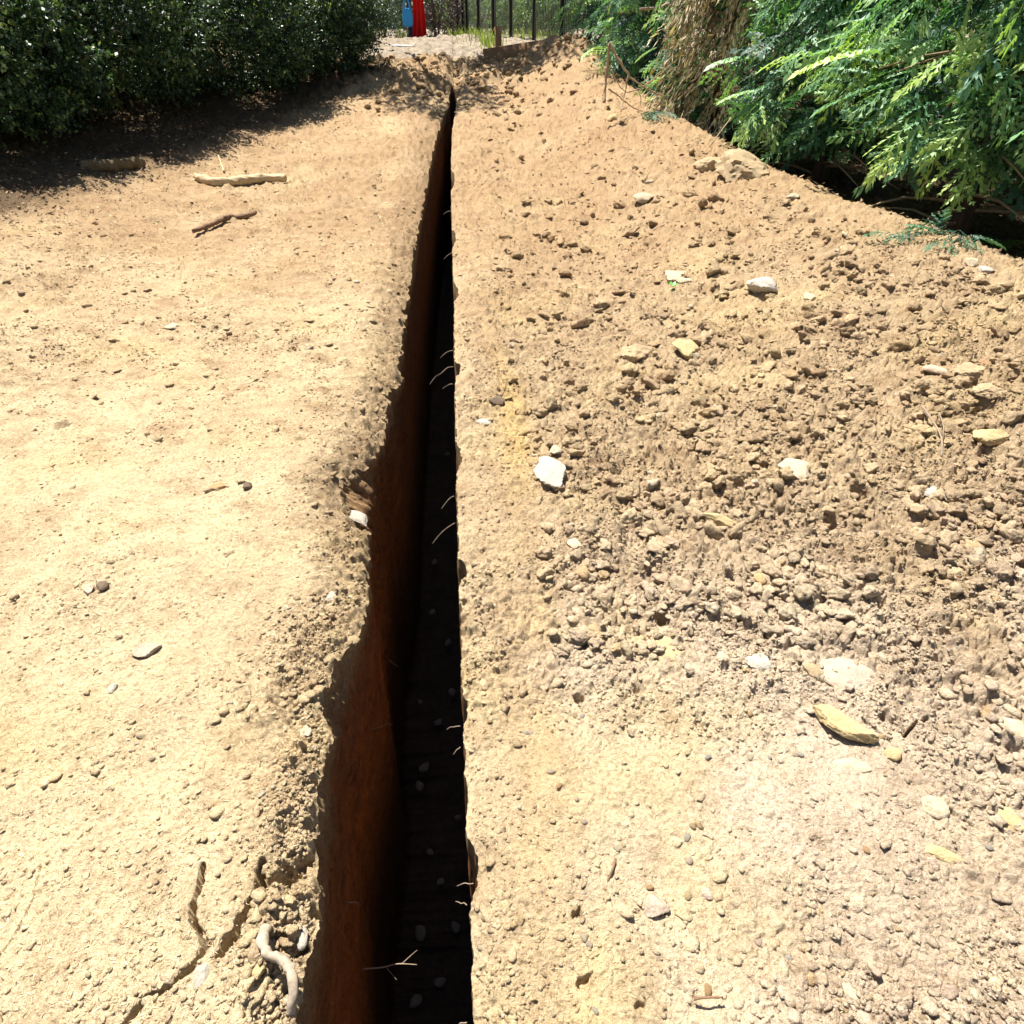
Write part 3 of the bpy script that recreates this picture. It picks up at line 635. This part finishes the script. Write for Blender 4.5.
stick('root', [a + [0, 0, 0], a + [.05, .0, .0], a + [.09, .004, .004], a + [.14, .0, .0]], .0022, .0012, M_ROOT, UR[0], 'root', 6, .1, 0, 4, None,
      [([a + [.10, .003, .003], a + [.125, .02, .008], a + [.14, .03, .01]], .0012), ([a + [.06, .0, .0], a + [.08, -.02, .0], a + [.09, -.03, .0]], .0009)])

# ------------------------------------------------------------------ foliage
def quads(name, C, A, B, L, W, matl, var, parent=None, top=None, fold=0):
    """rhombic leaves: centre C, length axis A, width axis B"""
    n = len(C); L = L[:, None]; W = W[:, None]
    V = np.stack([C - A * L * .5, C + B * W * .5 + A * L * .08, C + A * L * .5, C - B * W * .5 + A * L * .08], 1).reshape(-1, 3)
    return V, np.arange(4 * n).reshape(n, 4), np.repeat(var, 4)
def unit(a): return a / (np.linalg.norm(a, axis=-1, keepdims=True) + 1e-9)
def leafy(n_shoots, per, R, cz, zmin, leaf, shoot, seed, lump=.18, inner=.25, upb=.5):
    r = np.random.RandomState(seed); D = unit(r.normal(size=(n_shoots, 3)) * np.array([1, 1, .9]))
    k = 1 + lump * (n3(D * 2.2, 1.6, seed) * 2 + n3(D * 5, 1.4, seed + 3))
    rr = np.where(r.rand(n_shoots) < inner, r.uniform(.45, .85, n_shoots), r.uniform(.86, 1.0, n_shoots))
    base = D * R * (k * rr)[:, None] + np.array([0, 0, cz]); 
    ok = base[:, 2] > zmin; base, D = base[ok], D[ok]; n = len(base)
    dirn = unit(D + np.array([0, 0, upb]) + r.normal(size=(n, 3)) * .45); sl = shoot * r.uniform(.5, 1.3, n)
    u = (np.arange(per) + .5) / per
    C = base[:, None] + dirn[:, None] * (sl[:, None] * u[None])[:, :, None]
    C = C.reshape(-1, 3) + r.normal(size=(n * per, 3)) * leaf * .35
    dd = np.repeat(dirn, per, 0); A = unit(dd * .6 + r.normal(size=dd.shape) * .7); B = unit(np.cross(A, r.normal(size=A.shape) * .5 + np.array([0, 0, 1])))
    L = leaf * r.uniform(.7, 1.25, len(C)); W = L * r.uniform(.45, .6, len(C))
    clump = np.repeat(np.clip(r.rand(n)**1.3 * .8 + .35 * n3(base, 3, seed + 5) + .1, 0, 1), per)  # raised pale clumps stand in for highlights on the leaves
    var = np.clip(clump * .7 + np.tile(u, n) * .22 + r.uniform(-.1, .15, len(C)), 0, 1)
    return quads('', C, A, B, L, W, None, var)
def shrub(name, loc, R, h, n, per, leaf, shoot, seed, matl, label, cat='shrub', group=None, cz=None, zmin=.08, lump=.18, inner=.25, upb=.5, stems=7):
    e = empty(name, loc, label, cat, group)
    V, Q, var = leafy(n, per, np.array([R, R, h / 2]), h / 2 if cz is None else cz, zmin, leaf, shoot, seed, lump, inner, upb)
    link('foliage', mesh_np('foliage', V, Q, matl, False, attrs={'var': var}), e)
    parts = []; r = np.random.RandomState(seed)
    for i in range(stems):
        a = r.rand() * 6.28; q = r.uniform(.3, .75)
        parts.append(tube(smooth_path([(0.06 * math.cos(a), .06 * math.sin(a), -.1), (R * .3 * q * math.cos(a), R * .3 * q * math.sin(a), h * .25), (R * q * math.cos(a), R * q * math.sin(a), h * .65)], 4), np.linspace(.022, .008, 9), 6))
        for j in range(4):
            b = r.rand() * 6.28; z0 = r.uniform(.1, .4) * h; x0 = R * .35 * q * math.cos(a); y0 = R * .35 * q * math.sin(a)
            parts.append(tube([(x0, y0, z0), (x0 + .45 * R * math.cos(b), y0 + .45 * R * math.sin(b), z0 + h * .12)], [.008, .003], 5))
    Vs, Fs = merge(parts); link('stem', mesh_np('stem', Vs, Fs, M_BARK, True), e)
    return e
def gpt(px, py): P, t = hit(px, py); return P, t
# boxwood hedge: places on the ground, left side
HED = [(-6.6, 7.2, 1.4, 1.9, 'broad dark boxwood at the left edge of the picture'), (-4.95, 7.95, 1.3, 1.8, 'glossy dark boxwood behind the mossy rotten log'),
       (-4.2, 9.5, 1.25, 1.8, 'dense boxwood behind the pale peeled branch'), (-3.25, 11.2, 1.2, 1.75, 'boxwood third along the hedge with a bare shaded foot'),
       (-2.4, 12.9, 1.1, 1.7, 'farthest boxwood of the hedge, next to the pale path'), (-6.2, 9.3, 1.5, 2.6, 'boxwood filling the back of the hedge at left'), (-4.9, 11.8, 1.5, 2.6, 'boxwood filling the back of the hedge near its middle')]
for i, (x, y, R, h, lab) in enumerate(HED):
    z = float(zbase(np.array([x]), np.array([y]))[0])
    shrub('boxwood', (x, y, z - .02), R, h, 5200 if i < 5 else 2500, 15, (.050 if i < 2 else .044), .24, 500 + i * 17, M_BOX, lab, 'shrub', 'boxwood hedge along the left bank', zmin=.10, inner=.45, cz=h * .47)
# outside the frame, its shade falls in at the left
x, y = -5.15, 5.3; z = float(zbase(np.array([x]), np.array([y]))[0])
shrub('boxwood', (x, y, z), .62, 1.5, 900, 13, .034, .2, 611, M_BOX, 'small boxwood just off the left edge that shades the litter', 'shrub', 'boxwood hedge along the left bank', zmin=.1)

# arborvitae sprays
def spray_template(seed, lobes=5):
    r = np.random.RandomState(seed); C = []; A = []; B = []; L = []; W = []
    def put(p, a, l, w):
        C.append([p[0] + a[0] * l / 2, p[1] + a[1] * l / 2, 0]); A.append([a[0], a[1], 0]); B.append([-a[1], a[0], 0]); L.append(l); W.append(w)
    n = 9
    for i in range(n):
        t = (i + .6) / n; s = 1 if i % 2 else -1; p = (t * .95, .04 * math.sin(t * 5 + seed)); an = s * (.85 - .35 * t) + r.uniform(-.1, .1); bl = (.46 - .34 * abs(t - .3) * 1.6) * r.uniform(.85, 1.15)
        a = (math.cos(an), math.sin(an)); m = max(2, int(bl / .062))
        for j in range(m):
            q = j / m; pp = (p[0] + a[0] * bl * q, p[1] + a[1] * bl * q); put(pp, a, bl / m * 1.3, .03)
            for s2 in (-1, 1):
                a2 = an + s2 * r.uniform(.35, .6); l2 = .105 * (1 - q * .5) * r.uniform(.7, 1.25)
                put(pp, (math.cos(a2), math.sin(a2)), l2, .026)
        put((t * .95 - .08, p[1]), (1, 0), .13, .03)
    put((.9, 0), (1, 0), .14, .04)
    return [np.array(v) for v in (C, A, B, L, W)]
SPR = [spray_template(40 + i) for i in range(5)]
def sprays(P, Dir, Up, size, var, seed, droop=.35):
    """P bases, Dir length axes, Up plane normals"""
    r = np.random.RandomState(seed); VV = []; VA = []; w = r.randint(0, len(SPR), len(P))
    for k in range(len(SPR)):
        s = w == k; m = s.sum()
        if not m: continue
        C, A, B, L, W = SPR[k]; X = Dir[s]; Zu = unit(Up[s] - X * (Up[s] * X).sum(1, keepdims=True)); Yv = np.cross(Zu, X); sz = size[s][:, None, None]
        q = np.stack([C - A * L[:, None] / 2, C + B * W[:, None] / 2, C + A * L[:, None] / 2, C - B * W[:, None] / 2], 1)      # (lobes,4,3)
        q = q.reshape(-1, 3); z = -droop * q[:, 0]**2 - .35 * q[:, 1]**2 + .03 * np.sin(q[:, 0] * 23 + q[:, 1] * 31)
        V = (X[:, None] * q[None, :, :1] + Yv[:, None] * q[None, :, 1:2] + Zu[:, None] * z[None, :, None]) * sz + P[s][:, None]
        VV.append(V.reshape(-1, 3)); tip = np.repeat(np.clip(C[:, 0] * .3 + np.abs(C[:, 1]) * .4, 0, .4), 4)
        VA.append(np.clip(var[s][:, None] * .75 + tip[None], 0, 1).ravel())
    V = np.concatenate(VV); return V, np.arange(len(V)).reshape(-1, 4), np.concatenate(VA)
def cedar(loc, R, h, n, size, seed, label, low=.0, dead=None, dn=0, bright=0.):
    e = empty('arborvitae', loc, label, 'conifer', 'row of arborvitae along the right bank'); r = np.random.RandomState(seed)
    th = r.rand(n) * 6.283; u = r.rand(n)**1.25; z = low + (h - low) * u; prof = R * (1 - u)**.75 * np.clip(.55 + u * 4, 0, 1)
    lumpn = 1 + .22 * np.sin(th * 3 + seed) * np.cos(z * 4 + seed) + .15 * r.normal(size=n)
    rr = np.where(r.rand(n) < .35, r.uniform(.3, .75, n), r.uniform(.75, 1.0, n)) * prof * lumpn
    P = np.stack([rr * np.cos(th), rr * np.sin(th), z], 1); out = np.stack([np.cos(th), np.sin(th), np.zeros(n)], 1)
    Dir = unit(out + np.array([0, 0, -.25]) + r.normal(size=(n, 3)) * .38); Up = unit(np.array([0, 0, 1]) + out * .5 + r.normal(size=(n, 3)) * .5)
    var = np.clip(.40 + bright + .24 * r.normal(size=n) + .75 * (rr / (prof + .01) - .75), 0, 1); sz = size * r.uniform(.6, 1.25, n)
    P = P - Dir * sz[:, None] * .5
    isdead = np.zeros(n, bool)
    if dead is not None:
        a0, a1, zt = dead; d = (th - a0) % 6.283; isdead = (d < a1) & (z < zt)
    V, Q, va = sprays(P[~isdead], Dir[~isdead], Up[~isdead], sz[~isdead], var[~isdead], seed)
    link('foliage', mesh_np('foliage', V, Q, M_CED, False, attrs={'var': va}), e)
    if dead is not None:
        a0, a1, zt = dead; k = dn; th = a0 + a1 * r.rand(k); z = .15 + (zt - .1) * r.rand(k); rr = R * np.clip(1 - z / h, 0, 1)**.75 * r.uniform(.8, 1.06, k) * (.8 + .1 * z)
        P = np.stack([rr * np.cos(th), rr * np.sin(th), z], 1); out = np.stack([np.cos(th), np.sin(th), np.zeros(k)], 1)
        m = 26; bd = unit(out * .3 + np.array([-.35, -.1, -1.0]) + r.normal(size=(k, 3)) * .2); u = np.tile(np.linspace(0, 1, m), k)
        C = np.repeat(P, m, 0) + np.repeat(bd, m, 0) * (u * np.repeat(r.uniform(.2, .5, k), m))[:, None] + r.normal(size=(k * m, 3)) * (.02 + .03 * u[:, None])
        A = unit(np.repeat(bd, m, 0) + r.normal(size=(k * m, 3)) * .3); B = unit(np.cross(A, np.repeat(out, m, 0) + r.normal(size=(k * m, 3)) * .5))
        V, Q, va = quads('', C, A, B, r.uniform(.05, .13, k * m), r.uniform(.010, .022, k * m), None, np.clip(np.repeat(r.normal(.45, .3, k), m) + r.normal(0, .12, k * m), 0, 1))
        V[:, :] = V; o = link('dead_foliage', mesh_np('dead_foliage', V, Q, M_DEAD, False, attrs={'var': va}), e); o['label'] = 'brown dead hanging foliage'
    parts = [tube([(0, 0, -.2), (.02, 0, h * .4), (0, 0, h * .9)], [.09, .06, .015], 9)]
    link('trunk', mesh_np('trunk', *(lambda m: (m[0], m[1]))(merge(parts)), M_BARK, True), e)
    parts = []
    for i in range(46):
        a = r.rand() * 6.283; z0 = r.uniform(.05, .85)**1.3 * h * .8; L = R * (1 - z0 / h)**.75 * .9
        parts.append(tube(smooth_path([(0, 0, z0), (L * .5 * math.cos(a), L * .5 * math.sin(a), z0 + .06), (L * math.cos(a + .1), L * math.sin(a + .1), z0 - .05)], 3), np.linspace(.016, .004, 7), 5))
    V, Fs = merge(parts); link('branches', mesh_np('branches', V, Fs, M_TWIG, True), e)
    return e
def Z0(x, y): return float(zbase(np.array([float(x)]), np.array([float(y)]))[0])
for (x, y, R, h, n, sz, seed, lab, low, dead, dn, br) in [
    (4.55, 3.55, 1.35, 4.2, 1100, .50, 901, 'big green arborvitae at the right edge of the picture', .68, None, 0, .05),
    (4.05, 5.35, 1.35, 4.4, 1150, .50, 902, 'arborvitae with the brightest green sprays overhanging the right bank', .68, None, 0, .12),
    (3.75, 7.3, 1.15, 4.2, 1050, .46, 903, 'arborvitae between the brightest one and the brown patched one', .45, None, 0, .0),
    (3.15, 9.1, 1.05, 4.0, 1300, .36, 904, 'arborvitae with a hanging patch of brown dead foliage', .3, (3.3, 1.35, 2.2), 190, -.05),
    (2.75, 11.2, .95, 4.0, 1100, .34, 905, 'dark arborvitae just behind the bare dead twigs', .2, None, 0, -.12),
    (2.75, 13.3, .9, 4.0, 900, .34, 906, 'farthest arborvitae, by the end of the timber board', .1, None, 0, -.12),
    (5.9, 6.3, 1.4, 4.6, 900, .45, 907, 'arborvitae behind the front row at right, mostly hidden', .3, None, 0, -.1),
    (6.3, 3.9, 1.4, 4.6, 900, .45, 908, 'arborvitae behind the front row at the right edge, mostly hidden', .3, None, 0, -.1),
    (4.9, 9.0, 1.3, 4.4, 800, .45, 909, 'arborvitae behind the brown patched one, mostly hidden', .3, None, 0, -.1)]:
    cedar((x, y, Z0(min(x, crest(y) + .9), y) - .03), R, h, n, sz, seed, lab, low, dead, dn, br)

# tree whose crown hangs over the end of the trench
e = empty('shade_tree', (-2.3, 16.6, Z0(-2.3, 16.6)), 'slim tree behind the end of the hedge whose crown shades the earth heap', 'tree')
parts = [tube(smooth_path([(0, 0, -.1), (.1, -.1, 1.6), (.7, -.4, 3.0), (1.8, -.9, 4.2), (2.6, -1.2, 4.8)], 4), np.linspace(.09, .03, 17), 8), tube([(.7, -.4, 3.0), (.6, -1.5, 4.2), (.7, -3.0, 4.6)], [.04, .03, .01], 6)]
V, Fs = merge(parts); link('trunk', mesh_np('trunk', V, Fs, M_BARK, True), e)
V1, Q1, a1 = leafy(800, 12, np.array([1.25, 1.15, .8]), 0, -9, .09, .3, 71, .3, .4); V1 = V1 + np.array([2.55, -1.1, 4.3])
V2, Q2, a2 = leafy(260, 12, np.array([.8, .8, .45]), 0, -9, .09, .3, 72, .3, .4); V2 = V2 + np.array([.8, -3.0, 4.5])
link('crown', mesh_np('crown', np.concatenate([V1, V2]), np.concatenate([Q1, Q2 + len(V1)]), M_BUSH, False, attrs={'var': np.concatenate([a1, a2])}), e)

# bare dead twigs at the crest
def P3(px, py, y):     # point at world depth y on a pixel ray
    d = ray(px, py); t = y / d[1]; return np.array([d[0] * t, y, CH + d[2] * t])
B0 = lambda px, py, y=8.6: P3(px, py, y)
stick('dead_twigs', [B0(604,103,8.5), B0(606,80), B0(609,43)], .016, .012, M_TWIG, 'bent bare dead twigs standing at the crest of the right bank', 'twig', 7, .08, .003, 5, None,
      [([B0(609,43), B0(620,62), B0(630,76), B0(645,88), B0(668,98)], .016), ([B0(629,74), B0(625,92), B0(621,112,8.4)], .012), ([B0(611,70), B0(618,84), B0(628,93)], .008),
       ([B0(608,88), B0(620,97), B0(634,108), B0(650,111), B0(667,99)], .010), ([B0(628,92), B0(645,86), B0(660,72), B0(668,66)], .008), ([B0(637,88), B0(641,98), B0(640,106)], .006)])
stick('broken_branch', [B0(640,9,9), B0(655,8,9), B0(671,3,9)], .014, .010, M_ROOT, 'pale broken branch end beside the brown dead foliage', 'twig', 6)
stick('bare_branch', [B0(700,158,6.9), B0(712,143,7), B0(731,118,7.2)], .008, .005, M_TWIG, 'thin bare branch slanting in the shade above the biggest lump', 'twig', 6)
# loose cedar clippings
for (px, py, n, lab, mt) in [(945, 243, 16, 'green cedar clipping lying at the crest near the right edge', M_CED), (1000, 250, 20, 'yellowing cedar clipping at the far right edge of the crest', M_GRASS), (655, 118, 14, 'dull clipping below the brown dead foliage', M_CED)]:
    P, t = gpt(px, py); k = n; r = np.random.RandomState(px); pp = np.stack([r.normal(0, .09, k), r.normal(0, .07, k), .03 + .04 * r.rand(k)], 1); dr = unit(r.normal(size=(k, 3)) * [1, 1, .15])
    V, Q, va = sprays(pp, dr, unit(r.normal(size=(k, 3)) * .3 + [0, 0, 1]), np.full(k, .2), np.full(k, .25), px); tag(link('clipping', mesh_np('clipping', V, Q, mt, False, attrs={'var': va}), None, (P[0], P[1], Z0(P[0], P[1]))), lab, 'clipping')
# tiny sprout
P, t = gpt(672, 292); e = None
r = np.random.RandomState(3); k = 7; a = np.arange(k) * 2.4; A = unit(np.stack([np.cos(a), np.sin(a), np.full(k, .6)], 1)); B = unit(np.cross(A, [0, 0, 1.]))
V, Q, va = quads('', A * .02 + [0, 0, .015], A, B, np.full(k, .042), np.full(k, .018), None, np.linspace(.2, .7, k))
tag(link('sprout', mesh_np('sprout', V, Q, leaf_mat('sprout_leaf', [(0, (.12, .4, .06)), (1, (.2, .6, .1))], .3), False, attrs={'var': va}), None, (P[0], P[1], gz(P[0], P[1]))), 'tiny bright green sprout on the right bank', 'sprout')

# ------------------------------------------------------------------ far end: board, stub, fence, hanging things, shrubs
def box(cx, cy, cz, sx, sy, sz, rz=0, bev=.006):
    import bmesh
    bm = bmesh.new(); bmesh.ops.create_cube(bm, size=1); bmesh.ops.scale(bm, vec=(sx, sy, sz), verts=bm.verts)
    bmesh.ops.bevel(bm, geom=bm.edges[:], offset=bev, segments=2, affect='EDGES')
    bmesh.ops.rotate(bm, cent=(0, 0, 0), matrix=Matrix.Rotation(rz, 3, 'Z'), verts=bm.verts); bmesh.ops.translate(bm, vec=(cx, cy, cz), verts=bm.verts); bm.verts.index_update()
    V = np.array([v.co[:] for v in bm.verts]); Q = [np.array([[v.index for v in f.verts] for f in bm.faces if len(f.verts) == k]) for k in (3, 4)]; bm.free()
    return (V, *[q for q in Q if len(q)])
a = P3(483, 49, 14.1); b = P3(561, 37, 14.7); L = np.linalg.norm((b - a)[:2]); mid = (a + b) / 2; rz = math.atan2((b - a)[1], (b - a)[0]); tilt = math.atan2((b - a)[2], L)
V, Fs = merge([box(0, 0, -.22, L, .06, .44)])
o = link('timber_board', mesh_np('timber_board', V, Fs, M_WOOD, False), None, tuple(mid), (0, -tilt, rz)); tag(o, 'brown timber board on edge holding back the earth heap', 'board')
p = P3(498, 26, 14.75); V, Fs = merge([box(0, 0, -.35, .11, .10, .70)])
o = link('wooden_stake', mesh_np('wooden_stake', V, Fs, M_WOOD, False), None, tuple(p), (0, 0, .2)); tag(o, 'short square wooden stake standing behind the timber board', 'stake')

# iron fence
fe = empty('iron_fence', (2.1, 15.6, Z0(2.1, 15.6)), 'black iron fence beyond the timber board', 'fence')
base = np.array(fe.location); fa = np.array([2.15, 15.5]); fb = np.array([.05, 21.0]); fdir = (fb - fa) / np.linalg.norm(fb - fa)
def fence_at(px):
    d = ray(px, 30)[:2]; M = np.array([[fdir[0], -d[0]], [fdir[1], -d[1]]]); s = np.linalg.solve(M, -fa); return fa + fdir * s[0]
posts = [fence_at(x) for x in (458, 463.5, 467.5, 479, 494, 511, 534, 562, 590)]
rfa = math.atan2(fdir[1], fdir[0])
for i, q in enumerate(posts):
    z = Z0(q[0], q[1]); s = .085 if i in (0, 4, 7) else .065
    V, Fs = merge([box(q[0] - base[0], q[1] - base[1], z + .8 - base[2], s, s, 1.75, rfa, .003), box(q[0] - base[0], q[1] - base[1], z + 1.70 - base[2], s * 1.5, s * 1.5, .05, rfa, .003)])
    link('post', mesh_np('post', V, Fs, M_IRON), fe)
q0, q1 = posts[-1], posts[0]; Lf = np.linalg.norm(q1 - q0)
for zz in (.12, 1.45):
    z0, z1 = Z0(*q0) + zz, Z0(*q1) + zz
    V, Q, T = tube([(q0[0] - base[0], q0[1] - base[1], z0 - base[2]), (q1[0] - base[0], q1[1] - base[1], z1 - base[2])], [.014, .014], 4); link('rail', mesh_np('rail', V, [Q, T], M_IRON), fe)
M_WIRE = simple('grey_mesh_wire', (.34, .36, .38), .2, 40, .5, .4, 0)
parts = []; nn = int(Lf / .07)
for i in range(nn):
    q = q0 + (q1 - q0) * (i + .5) / nn; z = Z0(*q) - base[2]; parts.append(tube([(q[0] - base[0], q[1] - base[1], z + .02), (q[0] - base[0], q[1] - base[1], z + 1.5)], [.003, .003], 4))
V, Fs = merge(parts); o = link('wire_mesh', mesh_np('wire_mesh', V, Fs, M_WIRE), fe)

# blue bag and red cloth hanging on a dark stand on the path
sx = P3(412, 20, 18.6); sz = Z0(sx[0], 18.6)
M_BLUEP = simple('dark_blue_paint', (.01, .02, .09), .2, 20, .5, .4, 0); M_RED = simple('red_cloth', (.62, .015, .012), .12, 15, .8, .2, .3); M_BLUE = simple('blue_fabric', (.03, .32, .72), .15, 15, .5, .4, .2)
e = empty('stand', (sx[0], 18.6, sz), 'dark blue post standing at the far end of the path', 'post')
V, Fs = merge([tube([(-.05, .06, -.1), (-.05, .06, 1.75)], [.055, .05], 12), ]); link('post', mesh_np('post', V, Fs, M_BLUEP, True), e)
V, Fs = merge([tube([(-.42, .06, 1.7), (.42, .06, 1.7)], [.03, .03], 10)]); link('crossbar', mesh_np('crossbar', V, Fs, M_BLUEP, True), e)
# red cloth: folded, wider at the foot
nu, nv = 26, 30; V = []
for j in range(nv):
    t = j / (nv - 1); z = 1.68 * (1 - t) + .03; w = .10 + .07 * t**2.2; cx = .13 - .03 * t**3
    for i in range(nu):
        s = i / (nu - 1) * 2 - 1; V.append((cx + w * s, -.02 + .04 * math.sin(s * 9 + t * 2) * (.4 + .6 * t), z + .05 * s * t * t))
V = np.array(V); V2 = V + np.array([0, .012, 0]); i = np.arange(nv * nu).reshape(nv, nu)[:-1, :-1].ravel(); Q = np.stack([i, i + 1, i + nu + 1, i + nu], 1)
o = link('red_cloth', mesh_np('red_cloth', np.concatenate([V, V2]), np.concatenate([Q, Q[:, ::-1] + len(V)]), M_RED, True), None, (sx[0] + .05, 18.55, sz)); tag(o, 'long bright red cloth hanging to the ground beside the blue bag', 'cloth')
# bag with a loop handle
e = empty('bag', (sx[0] - .09, 18.48, sz + .24), 'bright blue bag with a loop handle hanging left of the red cloth', 'bag')
prof = [(.0, .0), (.09, .01), (.115, .06), (.12, .18), (.105, .28), (.075, .33), (0, .35)]; P = smooth_path([(a_, 0, b_) for a_, b_ in prof], 4); V = []; m = 20
for q in P:
    for k in range(m): V.append((q[0] * math.cos(k * 6.2832 / m), .55 * q[0] * math.sin(k * 6.2832 / m), q[2]))
i = [(a_ * m + k, a_ * m + (k + 1) % m, (a_ + 1) * m + (k + 1) % m, (a_ + 1) * m + k) for a_ in range(len(P) - 1) for k in range(m)]
link('pouch', mesh_np('pouch', np.array(V), np.array(i), M_BLUE, True), e)
V, Fs = merge([tube(smooth_path([(-.075, 0, .30), (-.06, 0, .44), (0, 0, .52), (.05, 0, .44), (.07, 0, .30)], 6), [.018] * 25, 8)]); link('handle', mesh_np('handle', V, Fs, M_BLUE, True), e)
# pale pipe across the path
a = P3(393, 57, 16); b = P3(414, 58, 15.9)
stick('pipe', [(a[0], a[1], Z0(a[0], a[1]) + .02), (b[0], b[1], Z0(b[0], b[1]) + .02)], .02, .02, simple('pale_pipe', (.7, .72, .72), .05, 10, .4), 'short pale pipe lying across the bright path', 'pipe', 10, 0)

# shrubs beyond
def sh(name, px, yd, R, h, n, leaf, seed, matl, lab, cat='shrub', per=10, group=None):
    d = ray(px, 40); t = yd / d[1]; x = d[0] * t; return shrub(name, (x, yd, Z0(x, yd) - .03), R, h, n, per, leaf, .22, seed, matl, lab, cat, group, lump=.25)
sh('plum_shrub', 437, 20.5, .62, 1.5, 800, .05, 31, M_PLUM, 'dark purple leaved shrub between the red cloth and the fence')
sh('yew_shrub', 383, 19.2, .8, 2.0, 900, .05, 32, M_BOX, 'dark shrub beyond the end of the hedge, left of the blue bag')
sh('yew_shrub', 412, 22.0, .8, 2.2, 900, .05, 37, M_BOX, 'dark shrub behind the blue bag and the red cloth')
sh('low_shrub', 455, 23, .7, 1.5, 600, .06, 33, M_BUSH, 'light green shrub behind the purple one')
for i, (px, yd, R, h, lab) in enumerate([(520, 24, .9, 1.5, 'pale green bush seen through the middle of the fence'), (548, 21, .7, 1.1, 'yellow green bush close behind the right of the fence'), (478, 30, 1.2, 2.0, 'bluish bush far behind the left of the fence'), (580, 25, 1.3, 2.4, 'tall green bush behind the fence by the arborvitae'), (500, 33, 1.5, 2.6, 'bush farthest behind the stake and fence')]):
    sh('bush', px, yd, R, h, 900, .07, 60 + i, M_BUSH if i != 2 else M_FAR, lab, group='bushes beyond the fence')
# distant wood
r = np.random.RandomState(5); n = 26000; X = r.uniform(-30, 26, n); Y = 44 + r.rand(n)**1.5 * 8 + 2 * np.sin(X * .4); Z = 1 + r.rand(n) * (6 + 2 * np.sin(X * .7)); Cc = np.stack([X, Y, Z], 1)
A = unit(r.normal(size=(n, 3))); B = unit(np.cross(A, r.normal(size=(n, 3)))); V, Q, va = quads('', Cc, A, B, r.uniform(.3, .7, n), r.uniform(.2, .5, n), None, np.clip(.4 + .5 * n3(Cc, .6, 5) + .3 * r.rand(n), 0, 1))
tag(link('woodland', mesh_np('woodland', V, Q, M_FAR, False, attrs={'var': va})), 'far grey green wood closing the view', 'woodland', kind='stuff')
# grass tufts
gx = []; r = np.random.RandomState(6)
for (px, yd, k, sp_) in [(464, 19.6, 200, .22), (471, 18.6, 300, .22), (478, 17.6, 320, .2), (485, 16.6, 260, .16), (491, 15.8, 160, .12), (403, 18.9, 160, .12), (545, 17.5, 200, .3), (520, 18.5, 200, .3)]:
    d_ = ray(px, 35); t = yd / d_[1]; gx.append(np.stack([d_[0] * t + r.normal(0, sp_, k), yd + r.normal(0, sp_ * 1.5, k)], 1))
G = np.concatenate(gx); G = G[r.rand(len(G)) < .4]; n = len(G); Zg = zbase(G[:, 0], G[:, 1]); hgt = r.uniform(.10, .30, n); ln = r.normal(0, .3, (n, 2)) * hgt[:, None]; a = r.rand(n) * 6.28; w = np.stack([np.cos(a), np.sin(a), 0 * a], 1) * .007
b0 = np.stack([G[:, 0], G[:, 1], Zg - .01], 1); b1 = b0 + np.stack([ln[:, 0] * .4, ln[:, 1] * .4, hgt * .6], 1); b2 = b0 + np.stack([ln[:, 0], ln[:, 1], hgt], 1)
V = np.stack([b0 - w, b0 + w, b1 + w, b1 - w, b2], 1).reshape(-1, 3); o5 = np.arange(n)[:, None] * 5; Q = o5 + np.array([[0, 1, 2, 3]]); T = o5 + np.array([[3, 2, 4]])
tag(link('grass', mesh_np('grass', V, [Q, T], M_GRASS, False, attrs={'var': np.repeat(r.rand(n), 5)})), 'yellow green grass tufts growing along the iron fence', 'grass', kind='stuff')

# ------------------------------------------------------------------ light
AZ = rad(-28); EL_ = rad(63)
sd = Vector((math.sin(AZ) * math.cos(EL_), math.cos(AZ) * math.cos(EL_), math.sin(EL_)))
sun = bpy.data.lights.new('sun', 'SUN'); so = bpy.data.objects.new('sun', sun); COL.objects.link(so); so.location = (0, 0, 20)
sun.energy = 5; sun.angle = rad(.5); sun.color = (1, .965, .895); so.rotation_euler = (-sd).to_track_quat('-Z', 'Y').to_euler()
w = bpy.data.worlds.new('World'); scene.world = w; w.use_nodes = True; nt = w.node_tree; bg = nt.nodes['Background']
sky = nt.nodes.new('ShaderNodeTexSky'); sky.sky_type = 'NISHITA'; sky.sun_disc = False; sky.sun_elevation = EL_; sky.sun_rotation = AZ
nt.links.new(sky.outputs[0], bg.inputs[0]); bg.inputs[1].default_value = .05
scene.view_settings.view_transform = 'Standard'; scene.view_settings.look = 'None'; scene.view_settings.gamma = 1; scene.view_settings.exposure = 1.27
scene.render.engine = 'CYCLES'; scene.cycles.max_bounces = 6; scene.cycles.diffuse_bounces = 3; scene.cycles.transparent_max_bounces = 4
scene.render.resolution_x = scene.render.resolution_y = 1024
